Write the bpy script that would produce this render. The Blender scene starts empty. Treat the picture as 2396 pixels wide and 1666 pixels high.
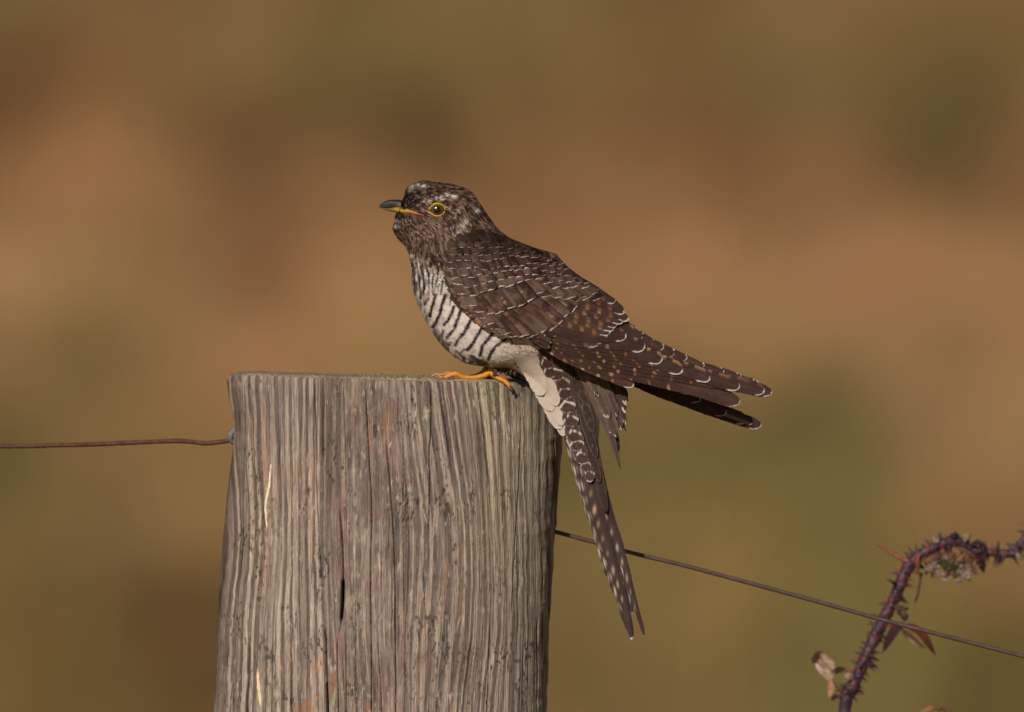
import bpy, math, random
import numpy as np
from mathutils import Matrix, Vector

random.seed(7)
RNG = np.random.default_rng(7)
scene = bpy.context.scene
R = math.radians

# ------------------------------------------------------------------ camera, sky, sun, exposure
K = 0.633 / 2396.0            # metres per photograph pixel at the post
D = 8.0                       # camera to post
TILT = R(0.6)
Z0 = 1.215
FW = np.array([0.0, math.cos(TILT), -math.sin(TILT)])
UP = np.array([0.0, math.sin(TILT), math.cos(TILT)])
RT = np.array([1.0, 0.0, 0.0])
CAM = np.array([0.0, 0.0, Z0]) - FW * D
cam = bpy.data.cameras.new('camera')
cam_o = bpy.data.objects.new('camera', cam)
scene.collection.objects.link(cam_o)
cam_o.location = CAM
cam_o.rotation_euler = (math.pi / 2 - TILT, 0, 0)
cam.sensor_width = 36.0
cam.lens = 36.0 * D / 0.633
cam.clip_start = 0.5
cam.clip_end = 2000
cam.dof.use_dof = True
cam.dof.focus_distance = D - 290 * K
cam.dof.aperture_fstop = cam.lens / 66.0
cam.dof.aperture_blades = 0
scene.camera = cam_o

SUN_AZ, SUN_EL = 20.0, 27.0    # degrees left of the camera axis, height
sd = Vector((-math.sin(R(SUN_AZ)) * math.cos(R(SUN_EL)), -math.cos(R(SUN_AZ)) * math.cos(R(SUN_EL)), math.sin(R(SUN_EL))))
world = bpy.data.worlds.new('World')
scene.world = world
world.use_nodes = True
wn = world.node_tree
sky = wn.nodes.new('ShaderNodeTexSky')
sky.sky_type = 'NISHITA'
sky.sun_disc = False
sky.sun_elevation = R(SUN_EL)
sky.sun_rotation = R(180 + SUN_AZ)
bg = wn.nodes['Background']
bg.inputs['Strength'].default_value = 0.05
wn.links.new(sky.outputs[0], bg.inputs['Color'])
sl = bpy.data.lights.new('sun', 'SUN')
sl.energy = 5.0
sl.angle = R(0.53)
sl.color = (1.0, 0.89, 0.77)
so = bpy.data.objects.new('sun', sl)
so.rotation_euler = sd.to_track_quat('Z', 'Y').to_euler()
so.location = (-3, -6, 6)
scene.collection.objects.link(so)
scene.view_settings.view_transform = 'Standard'
scene.view_settings.look = 'None'
scene.view_settings.exposure = -0.50
scene.view_settings.gamma = 1.0
scene.view_settings.use_curve_mapping = False

# ------------------------------------------------------------------ helpers
def P(px, py, d):
    """photograph pixel + distance in front of the post axis (in pixels) -> world point"""
    px = np.asarray(px, float); py = np.asarray(py, float); d = np.asarray(d, float)
    F = D - d * K
    s = K * F / D
    X = (px - 1198) * s
    U = (833 - py) * s
    return CAM + RT * X[..., None] + UP * U[..., None] + FW * F[..., None]

def warm(c, sat=1.14, gain=.92):
    c = np.asarray(c); l = c.mean(-1, keepdims=True)
    k = sstep(.30, .12, l)
    return np.clip(l + (c - l) * (1 + (sat - 1) * k), 0, 1) * (1 + (gain - 1) * k)

def hsh(ix, iy, seed):
    h = (ix.astype(np.int64) * 374761393 + iy.astype(np.int64) * 668265263 + seed * 1442695041) & 0xffffffff
    h = ((h ^ (h >> 13)) * 1274126177) & 0xffffffff
    h = h ^ (h >> 16)
    return (h & 0xffffff) / float(0xffffff)

def vn(x, y, seed=0):
    """value noise 0..1"""
    x = np.asarray(x, float); y = np.asarray(y, float)
    x, y = np.broadcast_arrays(x, y)
    ix = np.floor(x); iy = np.floor(y)
    fx = x - ix; fy = y - iy
    fx = fx * fx * (3 - 2 * fx); fy = fy * fy * (3 - 2 * fy)
    a = hsh(ix, iy, seed); b = hsh(ix + 1, iy, seed); c = hsh(ix, iy + 1, seed); e = hsh(ix + 1, iy + 1, seed)
    return a + (b - a) * fx + (c - a) * fy + (a - b - c + e) * fx * fy

def fbm(x, y, seed=0, o=3):
    r = 0; a = 0.5; t = 0
    for i in range(o):
        r = r + a * vn(x, y, seed + i * 17); t += a
        x = x * 2.03; y = y * 2.03; a *= 0.5
    return r / t

def sstep(a, b, x):
    t = np.clip((x - a) / (b - a + 1e-12), 0, 1)
    return t * t * (3 - 2 * t)

def mixc(a, b, t):
    t = np.asarray(t)[..., None]
    return np.asarray(a) * (1 - t) + np.asarray(b) * t

def srgb(r, g, b):
    c = np.array([r, g, b], float) / 255
    return np.where(c <= 0.04045, c / 12.92, ((c + 0.055) / 1.055) ** 2.4)

def cr(pts, n=None, t=None):
    """Catmull-Rom through rows of pts"""
    p = np.asarray(pts, float)
    p = np.vstack([2 * p[0] - p[1], p, 2 * p[-1] - p[-2]])
    m = len(p) - 3
    if t is None: t = np.linspace(0, m, n)
    t = np.clip(t, 0, m - 1e-9)
    i = np.floor(t).astype(int); f = (t - i)[..., None]
    a, b, c, e = p[i], p[i + 1], p[i + 2], p[i + 3]
    return 0.5 * (2 * b + (c - a) * f + (2 * a - 5 * b + 4 * c - e) * f ** 2 + (3 * b - a - 3 * c + e) * f ** 3)

def cr_arc(pts, v):
    """Catmull-Rom sampled at arc-length fractions v"""
    q = cr(pts, 200)
    s = np.concatenate([[0], np.cumsum(np.linalg.norm(np.diff(q, axis=0), axis=1))])
    s /= s[-1]
    return np.stack([np.interp(v, s, q[:, k]) for k in range(q.shape[1])], -1)

def segdist(x, y, poly):
    d = np.full(np.shape(x), 1e9)
    for (x0, y0), (x1, y1) in zip(poly[:-1], poly[1:]):
        dx, dy = x1 - x0, y1 - y0
        t = np.clip(((x - x0) * dx + (y - y0) * dy) / (dx * dx + dy * dy + 1e-9), 0, 1)
        d = np.minimum(d, np.hypot(x - x0 - t * dx, y - y0 - t * dy))
    return d

def grid_faces(nr, nc, wrap=False):
    i = np.arange(nr - 1)[:, None]; j = np.arange(nc if wrap else nc - 1)[None]
    j2 = (j + 1) % nc
    return np.stack(np.broadcast_arrays(i * nc + j, i * nc + j2, (i + 1) * nc + j2, (i + 1) * nc + j), -1).reshape(-1, 4)

def mk(name, V, F, mat, parent=None, col=None, uv=None, smooth=True, origin=None, caps=None):
    V = np.asarray(V, float).reshape(-1, 3)
    F = np.asarray(F)
    me = bpy.data.meshes.new(name)
    n = F.shape[1]
    o0 = np.zeros(3) if origin is None else np.asarray(origin, float)
    me.vertices.add(len(V)); me.vertices.foreach_set('co', (V - o0).astype(np.float32).ravel())
    nf = len(F); loops = F.ravel().astype(np.int32)
    starts = np.arange(nf) * n; tot = np.full(nf, n)
    if caps:
        for c in caps:
            starts = np.append(starts, len(loops)); tot = np.append(tot, len(c))
            loops = np.append(loops, np.asarray(c, np.int32)); nf += 1
    me.loops.add(len(loops)); me.loops.foreach_set('vertex_index', loops)
    me.polygons.add(nf)
    me.polygons.foreach_set('loop_start', starts.astype(np.int32))
    me.polygons.foreach_set('loop_total', tot.astype(np.int32))
    me.polygons.foreach_set('use_smooth', np.full(nf, smooth))
    if col is not None:
        a = me.color_attributes.new('Col', 'FLOAT_COLOR', 'POINT')
        c = np.ones((len(V), 4), np.float32); c[:, :3] = np.asarray(col).reshape(-1, 3)
        a.data.foreach_set('color', c.ravel())
    if uv is not None:
        l = me.uv_layers.new(name='UVMap')
        l.data.foreach_set('uv', np.asarray(uv, np.float32).reshape(-1, 2)[loops].ravel())
    me.update(calc_edges=True)
    me.materials.append(mat)
    o = bpy.data.objects.new(name, me)
    scene.collection.objects.link(o)
    o.location = o0
    WPOS[o.name] = tuple(o0)
    if parent is not None: attach(o, parent)
    return o

WPOS = {}
def attach(o, parent):
    o.parent = parent
    o.matrix_parent_inverse = Matrix.Translation(-Vector(WPOS[parent.name]))

def empty(name, loc):
    o = bpy.data.objects.new(name, None)
    scene.collection.objects.link(o); o.location = loc; o.empty_display_size = 0.02
    WPOS[o.name] = tuple(loc)
    return o

def tag(o, label=None, cat=None, group=None, kind=None):
    if label: o['label'] = label
    if cat: o['category'] = cat
    if group: o['group'] = group
    if kind: o['kind'] = kind
    return o

class Bag:
    def __init__(s): s.V = []; s.F = []; s.C = []; s.U = []; s.n = 0
    def add(s, V, F, C=None, U=None):
        V = np.asarray(V).reshape(-1, 3)
        s.V.append(V); s.F.append(np.asarray(F) + s.n); s.n += len(V)
        s.C.append(np.broadcast_to(np.asarray(C if C is not None else (1, 1, 1), float), (len(V), 3)) if np.ndim(C) < 2 else np.asarray(C).reshape(-1, 3))
        s.U.append(np.zeros((len(V), 2)) if U is None else np.asarray(U).reshape(-1, 2))
    def build(s, name, mat, parent=None, **k):
        return mk(name, np.vstack(s.V), np.vstack(s.F), mat, parent, np.vstack(s.C), np.vstack(s.U), **k)

def tube(path, rad, ns=12, nv=None, flat=1.0, pixels=True, bump=0.0, seed=0, rings=0.0):
    """path rows (px,py,d) or world xyz; radius per row in the same units; closed ends"""
    path = np.asarray(path, float); rad = np.asarray(rad, float)
    m = len(path)
    nv = nv or m * 4
    t = np.linspace(0, m - 1, nv)
    q = cr(path, t=t) if m > 2 else path[0] + (path[1] - path[0]) * (t / (m - 1))[:, None]
    r = np.interp(t, np.arange(m), rad)
    if pixels:
        q = P(q[:, 0], q[:, 1], q[:, 2]); r = r * K
    T = np.gradient(q, axis=0); T /= np.linalg.norm(T, axis=1)[:, None] + 1e-12
    ref = np.array([0, 1.0, 0.03]) if abs(T[:, 1]).mean() < 0.7 else np.array([0, 0, 1.0])
    A = np.cross(T, ref); A /= np.linalg.norm(A, axis=1)[:, None] + 1e-12
    B = np.cross(T, A)
    ph = np.linspace(0, 2 * math.pi, ns, endpoint=False)
    rr = r[:, None] * np.ones(ns)
    if bump:
        L = np.concatenate([[0], np.cumsum(np.linalg.norm(np.diff(q, axis=0), axis=1))]) / K
        rr = rr * (1 + bump * (fbm(L[:, None] / 6 + seed, np.cos(ph)[None] * 1.5 + 9 + 0 * L[:, None], seed) * 2 - 1 + 0.6 * (fbm(L[:, None] / 25 + seed, np.sin(ph)[None] * 1.5 + 5, seed + 3) * 2 - 1)))
    if rings:
        L = np.concatenate([[0], np.cumsum(np.linalg.norm(np.diff(q, axis=0), axis=1))]) / K
        rr = rr * (1 + rings * (np.abs(np.sin(L * .62 + .8 * np.sin(L / 9)))[:, None] - .6))
    V = q[:, None] + rr[..., None] * (np.cos(ph)[None, :, None] * A[:, None] + flat * np.sin(ph)[None, :, None] * B[:, None])
    V = np.concatenate([q[:1].repeat(ns, 0)[None], V, q[-1:].repeat(ns, 0)[None]])
    n = nv + 2
    L = np.concatenate([[0], np.cumsum(np.linalg.norm(np.diff(q, axis=0), axis=1))]) / K / 20
    U = np.stack(np.broadcast_arrays((ph / 6.28)[None] * 4, np.concatenate([[0], L, L[-1:]])[:, None]), -1)
    return V.reshape(-1, 3), grid_faces(n, ns, True), U.reshape(-1, 2)

# ------------------------------------------------------------------ materials
def material(name, base=None, rough=0.7, spec=0.3, noise=None, bump=None, vcol=True, metallic=0.0, coat=0.0, coords='Generated', sheen=0.0, transl=0.0):
    """noise / bump: (coord 'UV'|'Object', scale vec, detail, lo, hi) / (coord, scale vec, strength, distance)"""
    m = bpy.data.materials.new(name); m.use_nodes = True
    nt = m.node_tree; N = nt.nodes; L = nt.links
    b = N['Principled BSDF']
    b.inputs['Roughness'].default_value = rough
    b.inputs['Specular IOR Level'].default_value = spec
    b.inputs['Metallic'].default_value = metallic
    b.inputs['Coat Weight'].default_value = coat
    b.inputs['Coat Roughness'].default_value = 0.03
    if sheen:
        b.inputs['Sheen Weight'].default_value = sheen; b.inputs['Sheen Roughness'].default_value = 0.5
    tc = N.new('ShaderNodeTexCoord')
    def ntex(coord, sc, detail):
        mp = N.new('ShaderNodeMapping'); mp.inputs['Scale'].default_value = sc
        L.new(tc.outputs[coord], mp.inputs['Vector'])
        t = N.new('ShaderNodeTexNoise'); t.inputs['Scale'].default_value = 1.0; t.inputs['Detail'].default_value = detail
        t.inputs['Roughness'].default_value = 0.6
        L.new(mp.outputs[0], t.inputs['Vector'])
        return t
    if vcol:
        at = N.new('ShaderNodeAttribute'); at.attribute_name = 'Col'; src = at.outputs['Color']
    else:
        rgb = N.new('ShaderNodeRGB'); rgb.outputs[0].default_value = (*base, 1); src = rgb.outputs[0]
    for nz in (noise or []):
        t = ntex(nz[0], nz[1], nz[2])
        mr = N.new('ShaderNodeMapRange'); mr.inputs['From Min'].default_value = 0.3; mr.inputs['From Max'].default_value = 0.7
        mr.inputs['To Min'].default_value = nz[3]; mr.inputs['To Max'].default_value = nz[4]
        L.new(t.outputs['Fac'], mr.inputs['Value'])
        mx = N.new('ShaderNodeVectorMath'); mx.operation = 'SCALE'
        L.new(src, mx.inputs[0]); L.new(mr.outputs[0], mx.inputs['Scale'])
        src = mx.outputs[0]
    L.new(src, b.inputs['Base Color'])
    if transl:
        td = N.new('ShaderNodeBsdfTranslucent'); L.new(src, td.inputs['Color'])
        ms = N.new('ShaderNodeMixShader'); ms.inputs[0].default_value = transl
        L.new(b.outputs[0], ms.inputs[1]); L.new(td.outputs[0], ms.inputs[2])
        L.new(ms.outputs[0], N['Material Output'].inputs['Surface'])
    if bump:
        t = ntex(bump[0], bump[1], 4)
        bp = N.new('ShaderNodeBump'); bp.inputs['Strength'].default_value = bump[2]; bp.inputs['Distance'].default_value = bump[3]
        L.new(t.outputs['Fac'], bp.inputs['Height']); L.new(bp.outputs[0], b.inputs['Normal'])
    return m

M_ground = material('hillside_turf', rough=0.95, spec=0.1, noise=[('Object', (3, 3, 3), 4, 0.9, 1.1)])
M_grass = material('grass_blades', rough=0.8, spec=0.2)
M_wood = material('weathered_wood', rough=0.88, spec=0.18, noise=[('Object', (1500, 1500, 40), 5, 0.72, 1.30), ('Object', (2800, 2800, 260), 2, 0.86, 1.14)],
                  bump=('Object', (1500, 1500, 50), 0.9, 0.0013))
M_top = material('post_end_grain', rough=0.95, spec=0.1, noise=[('Object', (500, 500, 500), 4, 0.7, 1.25)], bump=('Object', (500, 500, 500), 0.6, 0.001))
M_moss = material('moss', rough=0.95, spec=0.1)
M_rust = material('rusty_wire', base=(0.088, 0.038, 0.024), vcol=False, rough=0.75, spec=0.35, noise=[('Object', (300, 300, 300), 5, 0.5, 1.6)], bump=('Object', (900, 900, 900), 0.6, 0.0004))
M_dull = material('dull_wire', base=(0.075, 0.047, 0.042), vcol=False, rough=0.55, spec=0.4, noise=[('Object', (200, 200, 200), 5, 0.75, 1.3)], bump=('Object', (900, 900, 900), 0.4, 0.0003))
M_zinc = material('galvanised_staple', base=(0.20, 0.195, 0.20), vcol=False, rough=0.65, spec=0.35, metallic=0.2, noise=[('Object', (500, 500, 500), 4, 0.6, 1.2)])
M_feather = material('plumage', rough=0.6, spec=0.14, noise=[('UV', (0.9, 11, 1), 3, 0.80, 1.22)], bump=('UV', (0.9, 12, 1), 0.3, 0.0003))
M_fluff = material('contour_plumage', rough=0.8, spec=0.08, noise=[('UV', (14, 1.2, 1), 3, 0.86, 1.14)], bump=('UV', (14, 1.2, 1), 0.25, 0.0003))
M_bill = material('bill_horn', rough=0.5, spec=0.3, noise=[('Object', (600, 900, 900), 3, 0.85, 1.15)])
M_leg = material('scaly_leg', rough=0.45, spec=0.4, noise=[('UV', (3, 9, 1), 2, 0.75, 1.2)], bump=('UV', (1.5, 12, 1), 0.8, 0.0008))
M_eye = material('cornea', rough=0.15, spec=0.75)
M_ring = material('eye_ring_skin', rough=0.4, spec=0.4, noise=[('Object', (1500, 1500, 1500), 2, 0.85, 1.15)])
M_cane = material('bramble_bark', rough=0.5, spec=0.4, noise=[('Object', (400, 400, 200), 4, 0.6, 1.4)], bump=('Object', (500, 500, 300), 0.5, 0.0006))
M_leaf = material('withered_leaf', rough=0.7, spec=0.25, noise=[('Object', (350, 350, 350), 4, 0.65, 1.3)], bump=('Object', (500, 500, 500), 0.5, 0.0006), transl=0.2)

# ------------------------------------------------------------------ hillside
def ground_h(x, y):
    t = np.clip(y - 14, 0, None)
    h = 0.30 * (np.sqrt(t * t + 16) - 4)
    h = h + 0.10 * np.minimum(np.clip(y - 14, 0, 12) / 12, 1) * (fbm(x / 3.1 + 40, y / 3.1 + 40, 5) - 0.5)
    h = h + np.clip(y - 90, 0, None) * (-0.15) + 6 * sstep(60, 250, y) * (fbm(x / 60 + 9, y / 60 + 9, 8) - 0.5)
    return h - 0.02 + 0.05 * (fbm(x * 0.7, y * 0.7 + 50, 3) - 0.5) * sstep(0.5, 3, np.hypot(x, y))

ANCH = [
 (0,0,112,92,52),(300,60,122,92,58),(600,80,115,92,52),(900,100,105,88,48),(1200,30,112,92,52),(1600,60,110,86,48),(2000,30,118,92,54),(2396,30,112,88,48),
 (-20,240,94,62,35),(150,180,108,76,44),(920,290,82,62,32),(760,210,97,82,44),(350,230,112,86,48),(2200,210,90,75,38),(1850,200,106,88,52),(2250,310,95,78,42),(1250,180,112,90,52),
 (0,400,138,98,60),(250,400,142,102,68),(560,310,106,74,44),(1300,310,122,90,54),(1700,380,112,78,46),(1900,450,122,86,54),(2396,400,126,90,56),(1500,330,112,82,48),(420,520,128,94,58),
 (0,650,158,120,80),(300,650,138,108,68),(600,610,122,84,54),(850,700,150,112,76),(1400,560,140,100,66),(1600,650,148,108,74),(2000,620,148,106,72),(2396,700,148,110,72),(850,470,140,100,64),
 (200,860,116,96,52),(0,800,128,98,62),(550,860,152,112,74),(900,800,142,112,70),(1750,780,145,112,72),(1600,950,120,98,54),(1650,1080,96,88,44),(1950,1000,96,88,46),(2150,900,133,104,70),(2396,1000,147,115,75),(400,760,136,104,68),
 (0,1080,93,82,42),(250,1000,125,98,58),(200,1200,115,92,56),(450,1100,134,106,64),(100,1350,112,92,50),(400,1500,93,70,36),(200,1600,103,86,42),(0,1500,112,90,46),
 (1400,1300,122,100,56),(1350,1150,98,86,44),(1700,1300,126,104,56),(1900,1250,106,94,48),(2100,1450,110,96,48),(1500,1600,118,98,54),(2300,1250,130,98,60),(2300,1600,96,82,40),(2000,1600,106,96,52),
 (1000,1300,118,98,54),(1000,1000,130,104,60),(1500,450,132,94,60),(2100,100,112,88,50)]
AX = np.array([[a[0], a[1]] for a in ANCH], float)
AC = np.array([srgb(*a[2:]) for a in ANCH])
ILL = np.array([0.765, 0.79, 0.94])      # brightness of a sunlit white hillside at this exposure; albedo = seen colour / ILL
def veg(x, y, z):
    """colour of the vegetation growing at a point of the hillside (dead bracken, moor grass, green turf)"""
    rel = np.stack([x, y, z], -1) - CAM
    f = rel @ FW
    px = 1198 + rel[..., 0] / np.maximum(f, 1) * D / K
    py = 833 - (rel @ UP) / np.maximum(f, 1) * D / K
    inside = (f > 12)
    # mean colour over the picture region, own tussock noise outside it
    shp = px.shape
    px = px.ravel(); py = py.ravel()
    out = np.zeros((len(px), 3)); wsum = np.full(len(px), 1e-6)
    out += 1e-6 * AC.mean(0)
    for (ax, ay), c in zip(AX, AC):
        w = np.exp(-((px - ax) ** 2 + (py - ay) ** 2) / (2 * 72.0 ** 2)) + 2e-4 / (1 + ((px - ax) ** 2 + (py - ay) ** 2) / 300 ** 2)
        out += w[:, None] * c; wsum += w
    c = (out / wsum[:, None]).reshape(shp + (3,))
    n = fbm(x * 1.1 + 7, y * 0.5 + 3, 21, 3)[..., None]
    far = sstep(0, 500, np.maximum(np.maximum(-px, px - 2396), np.maximum(-py, py - 1666))).reshape(shp)[..., None]
    wild = srgb(96, 86, 44) * (1 - n) * 1.1 + srgb(146, 106, 68) * n
    c = c * (1 - far) + wild * far
    m1 = fbm(x * 3.2 + 5, y * 1.1, 25, 3)[..., None] - .5
    m2 = fbm(x * 2.1 + 31, y * 0.8, 27, 2)[..., None] - .5
    c = c * (1 + .42 * m1) * (1 + m2 * np.array([.06, -.03, -.02]))
    lum = c.mean(-1, keepdims=True)
    c = (c * .83 + lum * .17) * 1.05
    mm = np.array([0.175, 0.125, 0.058])
    c = mm + (c - mm) * .92
    return np.clip(c / ILL, 0, 1)

xs = np.unique(np.concatenate([np.linspace(-400, -8, 40), np.linspace(-8, 8, 240), np.linspace(8, 400, 40)]))
ys = np.unique(np.concatenate([np.linspace(-120, 8, 60), np.linspace(8, 60, 300), np.linspace(60, 500, 60)]))
GX, GY = np.meshgrid(xs, ys)
GZ = ground_h(GX, GY)
gV = np.stack([GX, GY, GZ], -1)
fbase = grid_faces(len(ys), len(xs))
g = mk('ground', gV, fbase, M_ground, col=veg(GX, GY, GZ))
tag(g, 'sunlit rough hillside of bracken brown and olive green turf behind the post', 'ground', kind='structure')

# moor grass tussocks on the slope, far out of focus
n = 42000
bx = RNG.uniform(-6, 6, n); by = 12 + 36 * RNG.random(n) ** 1.2
tx = np.round(bx * 2.2 + RNG.normal(0, .25, n)) / 2.2; bx = bx * 0.5 + tx * 0.5
bh = RNG.uniform(0.05, 0.17, n); ba = RNG.uniform(0, 6.28, n); bw = RNG.uniform(0.004, 0.010, n)
bz = ground_h(bx, by)
lean = RNG.normal(0, 0.05, (n, 2))
b0 = np.stack([bx - np.cos(ba) * bw, by - np.sin(ba) * bw, bz - 0.01], -1)
b1 = np.stack([bx + np.cos(ba) * bw, by + np.sin(ba) * bw, bz - 0.01], -1)
b2 = np.stack([bx + lean[:, 0], by + lean[:, 1], bz + bh], -1)
bc = veg(bx, by, bz) * RNG.uniform(0.8, 1.25, (n, 1))
bc = np.repeat(bc[:, None], 3, 1)
gr = mk('moor_grass', np.stack([b0, b1, b2], 1), np.arange(3 * n).reshape(-1, 3), M_grass, col=bc)
tag(gr, 'blurred tufts of dry moor grass covering the slope behind', 'grass', kind='stuff')

# ------------------------------------------------------------------ fence post
YT = [(531,888),(541,880),(556,877.5),(600,877),(675,881),(750,882.5),(851,885),(950,888),(1075,891),(1180,894),(1248,896),(1262,899)]
YTa = np.array(YT, float)
LO = np.array([(880,531),(900,533),(940,538),(983,545),(1010,548),(1040,547),(1075,543),(1126,538),(1176,530),(1241,523),(1354,515),(1485,509.5),(1576,505.6),(1664,500),(2200,488),(5600,470)], float)
RO = np.array([(880,1250),(897,1252),(912,1262),(948,1287),(985,1305),(1025,1316),(1075,1313.5),(1163,1306),(1226,1302),(1266,1297),(1375,1292),(1466,1285),(1563,1283),(1664,1279),(2200,1278),(5600,1280)], float)
DEP = 270.0
CRACKS = [  # polyline, half width, depth
 ([(859.6,886),(860,930),(863,1000),(866,1060),(871,1151),(872,1250),(870,1330),(872,1500),(872,1668)], 1.3, 12),
 ([(799,1186),(801,1230),(805,1268),(807,1330),(806,1380),(803,1430),(797.5,1482)], 1.6, 14),
 ([(806,1350),(805,1400),(801,1450)], 4.2, 22),
 ([(760,1450),(766,1490),(769,1589),(771.5,1668)], 1.7, 12),
 ([(768,1588),(770,1640),(771,1668)], 2.6, 14),
 ([(793,1480),(793,1560),(796,1668)], 1.2, 8),
 ([(812,1470),(813,1560),(813,1668)], 1.3, 8),
 ([(1010,893),(1011,960),(1009,1025),(1006,1045),(1007,1163),(1004,1260)], 1.3, 10),
 ([(905,975),(907,1040),(915,1130),(924,1250),(927,1400),(929,1668)], 1.3, 10),
 ([(1219,985),(1217,1060),(1214,1140),(1206,1260),(1199,1400),(1196,1450)], 1.4, 10),
 ([(740,886),(741,940),(743,1000),(744,1100),(750,1240),(757,1380)], 1.3, 7),
 ([(808,888),(809,960),(813,1100),(815,1250)], 0.9, 6),
 ([(945,980),(946,1100),(945,1250),(948,1450)], 0.8, 6),
 ([(575,890),(577,960),(574,1060),(573,1140)], 1.6, 9),
 ([(1257,1440),(1257,1560),(1256,1668)], 1.8, 12),
 ([(992,1330),(996,1400),(998,1520)], 0.9, 6),
 ([(1296,1010),(1297,1100),(1290,1250)], 1.6, 10),
 ([(836,1300),(835,1480),(837,1668)], 0.8, 5),
 ([(660,884),(661,980),(657,1100)], 0.9, 5),
 ([(1150,1380),(1146,1500),(1139,1668)], 1.0, 6),
]
CHIPS = [([(638,1085),(634,1120),(631,1150),(626,1172),(625,1190),(628,1225),(629,1245)], 3.2, (0.80,0.68,0.52)),
 ([(607,1560),(608,1590),(611,1612),(615,1646)], 4.6, (0.78,0.60,0.38)),
 ([(741.5,1272),(745,1310),(748,1346)], 4.0, (0.42,0.35,0.30)),
 ([(1183,1000),(1184,1030),(1184,1052)], 4.0, (0.40,0.36,0.33)),
 ([(788,1600),(783,1630),(781,1655)], 5, (0.30,0.29,0.16)),
 ([(887,1285),(889,1310),(892,1328)], 3, (0.48,0.33,0.25)),
 ([(742,1620),(747,1628)], 3.5, (0.42,0.20,0.04)),
 ([(917,1030),(913,1045)], 3.5, (0.50,0.42,0.32)),
 ([(1177,1220),(1174,1236)], 2.4, (0.50,0.45,0.38)),
]
def grain(x, y):
    """height (px) and colour of the weathered long grain at post position x, y"""
    # year-ring lines wander: left sweeps down-left, right bows
    w = 38 * (fbm(x / 260 + 3, y / 420 + 1, 31, 2) - 0.5) + 6 * (fbm(x / 60, y / 240, 33, 2) - 0.5) + 2.2 * (vn(x / 9, y / 34, 35) - 0.5)
    w = w + 30 * sstep(1250, 1700, y) * sstep(820, 560, x) - 34 * np.sin((y - 900) / 330.0) * np.exp(-((x - 1080) / 110.0) ** 2)
    g = x + w
    ph = g / 19.0 + 1.1 * vn(g / 55.0, y / 1400, 40) + 0.35 * (fbm(g / 30, y / 260, 39, 2) - .5)
    fr = ph - np.floor(ph); idn = np.floor(ph)
    wd = 0.20 + 0.22 * hsh(idn, idn * 0, 7) + 0.10 * (vn(idn * 3.7, y / 150, 38) - .5)
    ln = sstep(wd, wd - .13, np.abs(fr - .5)) * (0.35 + 0.65 * hsh(idn, idn * 0 + 5, 9)) * (.55 + .6 * vn(idn * 1.3, y / 190, 37))
    ringB = vn(g / 3.6, y / 600, 43)
    ring = np.clip(ln + .45 * sstep(.62, .85, ringB) * sstep(.4, .6, vn(x / 60, y / 500, 44)), 0, 1)
    # the flat middle strip: broad figure instead of lines
    mid = np.exp(-(((x - 880) / 92.0) ** 4))
    figure = sstep(0.40, 0.62, fbm((x + w) / 38, y / 75, 51, 4))
    ring = ring * (1 - 0.80 * mid) + figure * 0.30 * mid
    fib = fbm(x / 1.6 + w * 0.5, y / 45, 61, 3)
    fib2 = fbm(x / 4.5 + w * 0.5, y / 24, 63, 3)
    late = np.array([0.128, 0.100, 0.086])       # purple brown ridges
    early = np.array([0.47, 0.395, 0.325])        # tan hollows
    c = mixc(late, early, ring * (0.72 + .35 * fbm(x / 40, y / 120, 49, 2)))
    c = mixc(c, early * .8, sstep(.5, .75, vn(g / 2.6, y / 420, 47)) * sstep(1040, 1180, x) * .5)
    orange = sstep(0.62, 0.80, vn(g / 8, y / 300, 71)) * sstep(0.45, 0.8, fbm(x / 90, y / 170, 72))
    c = mixc(c, (0.38, 0.22, 0.12), orange * 0.5 * sstep(1200, 1000, x))
    grey = sstep(0.35, 0.65, fbm(x / 26, y / 90, 73, 4)) * 0.22
    c = mixc(c, (0.20, 0.178, 0.155), grey)
    green = sstep(1040, 1150, x) * sstep(1700, 1000, y) + 0.5 * np.exp(-((x - 800) / 60) ** 2 - ((y - 930) / 40) ** 2)
    c = mixc(c, c * np.array([0.97, 1.0, 0.84]), np.clip(green, 0, 1) * 0.8)
    red = sstep(0.52, 0.75, fbm(x / 42 + 5, y / 80 + 9, 75, 3)) * np.exp(-((x - 870) / 190.0) ** 2)
    c = mixc(c, (0.20, 0.115, 0.105), red * 0.55)
    hot = sstep(0.62, 0.8, fbm(x / 30 + 2, y / 50, 77, 3)) * sstep(1350, 1600, y) * np.exp(-((x - 790) / 130.0) ** 2)
    c = mixc(c, (0.42, 0.16, 0.07), hot * 0.4)
    c = c * (0.58 + 0.84 * fib)[..., None] * (0.82 + 0.36 * fib2)[..., None]
    # silvery flakes
    fl = sstep(0.62, 0.74, fbm(x / 3.4 + w * .3, y / 20, 81, 3)) * sstep(0.45, 0.7, fbm(x / 70, y / 60, 82))
    c = mixc(c, (0.46, 0.38, 0.30), fl * 0.7)
    # black mildew pits
    mdl = sstep(0.45, 0.72, fbm(x / 38 + 8, y / 90, 83, 3))
    pit = sstep(0.58, 0.68, fbm(x / 4.2, y / 10.5, 84, 3)) * mdl
    c = mixc(c, (0.045, 0.042, 0.036), pit * 0.85)
    h = 1.15 * ring + 1.4 * (fib - 0.5) + 1.2 * (fib2 - 0.5) - 1.2 * pit + 0.8 * fl
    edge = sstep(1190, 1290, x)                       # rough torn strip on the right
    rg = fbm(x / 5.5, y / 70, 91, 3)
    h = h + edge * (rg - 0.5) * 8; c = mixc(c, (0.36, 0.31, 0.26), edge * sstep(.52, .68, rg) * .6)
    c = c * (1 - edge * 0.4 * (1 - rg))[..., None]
    lft = sstep(640, 560, x)
    rl = vn(g / 5.0, y / 260, 93)
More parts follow.
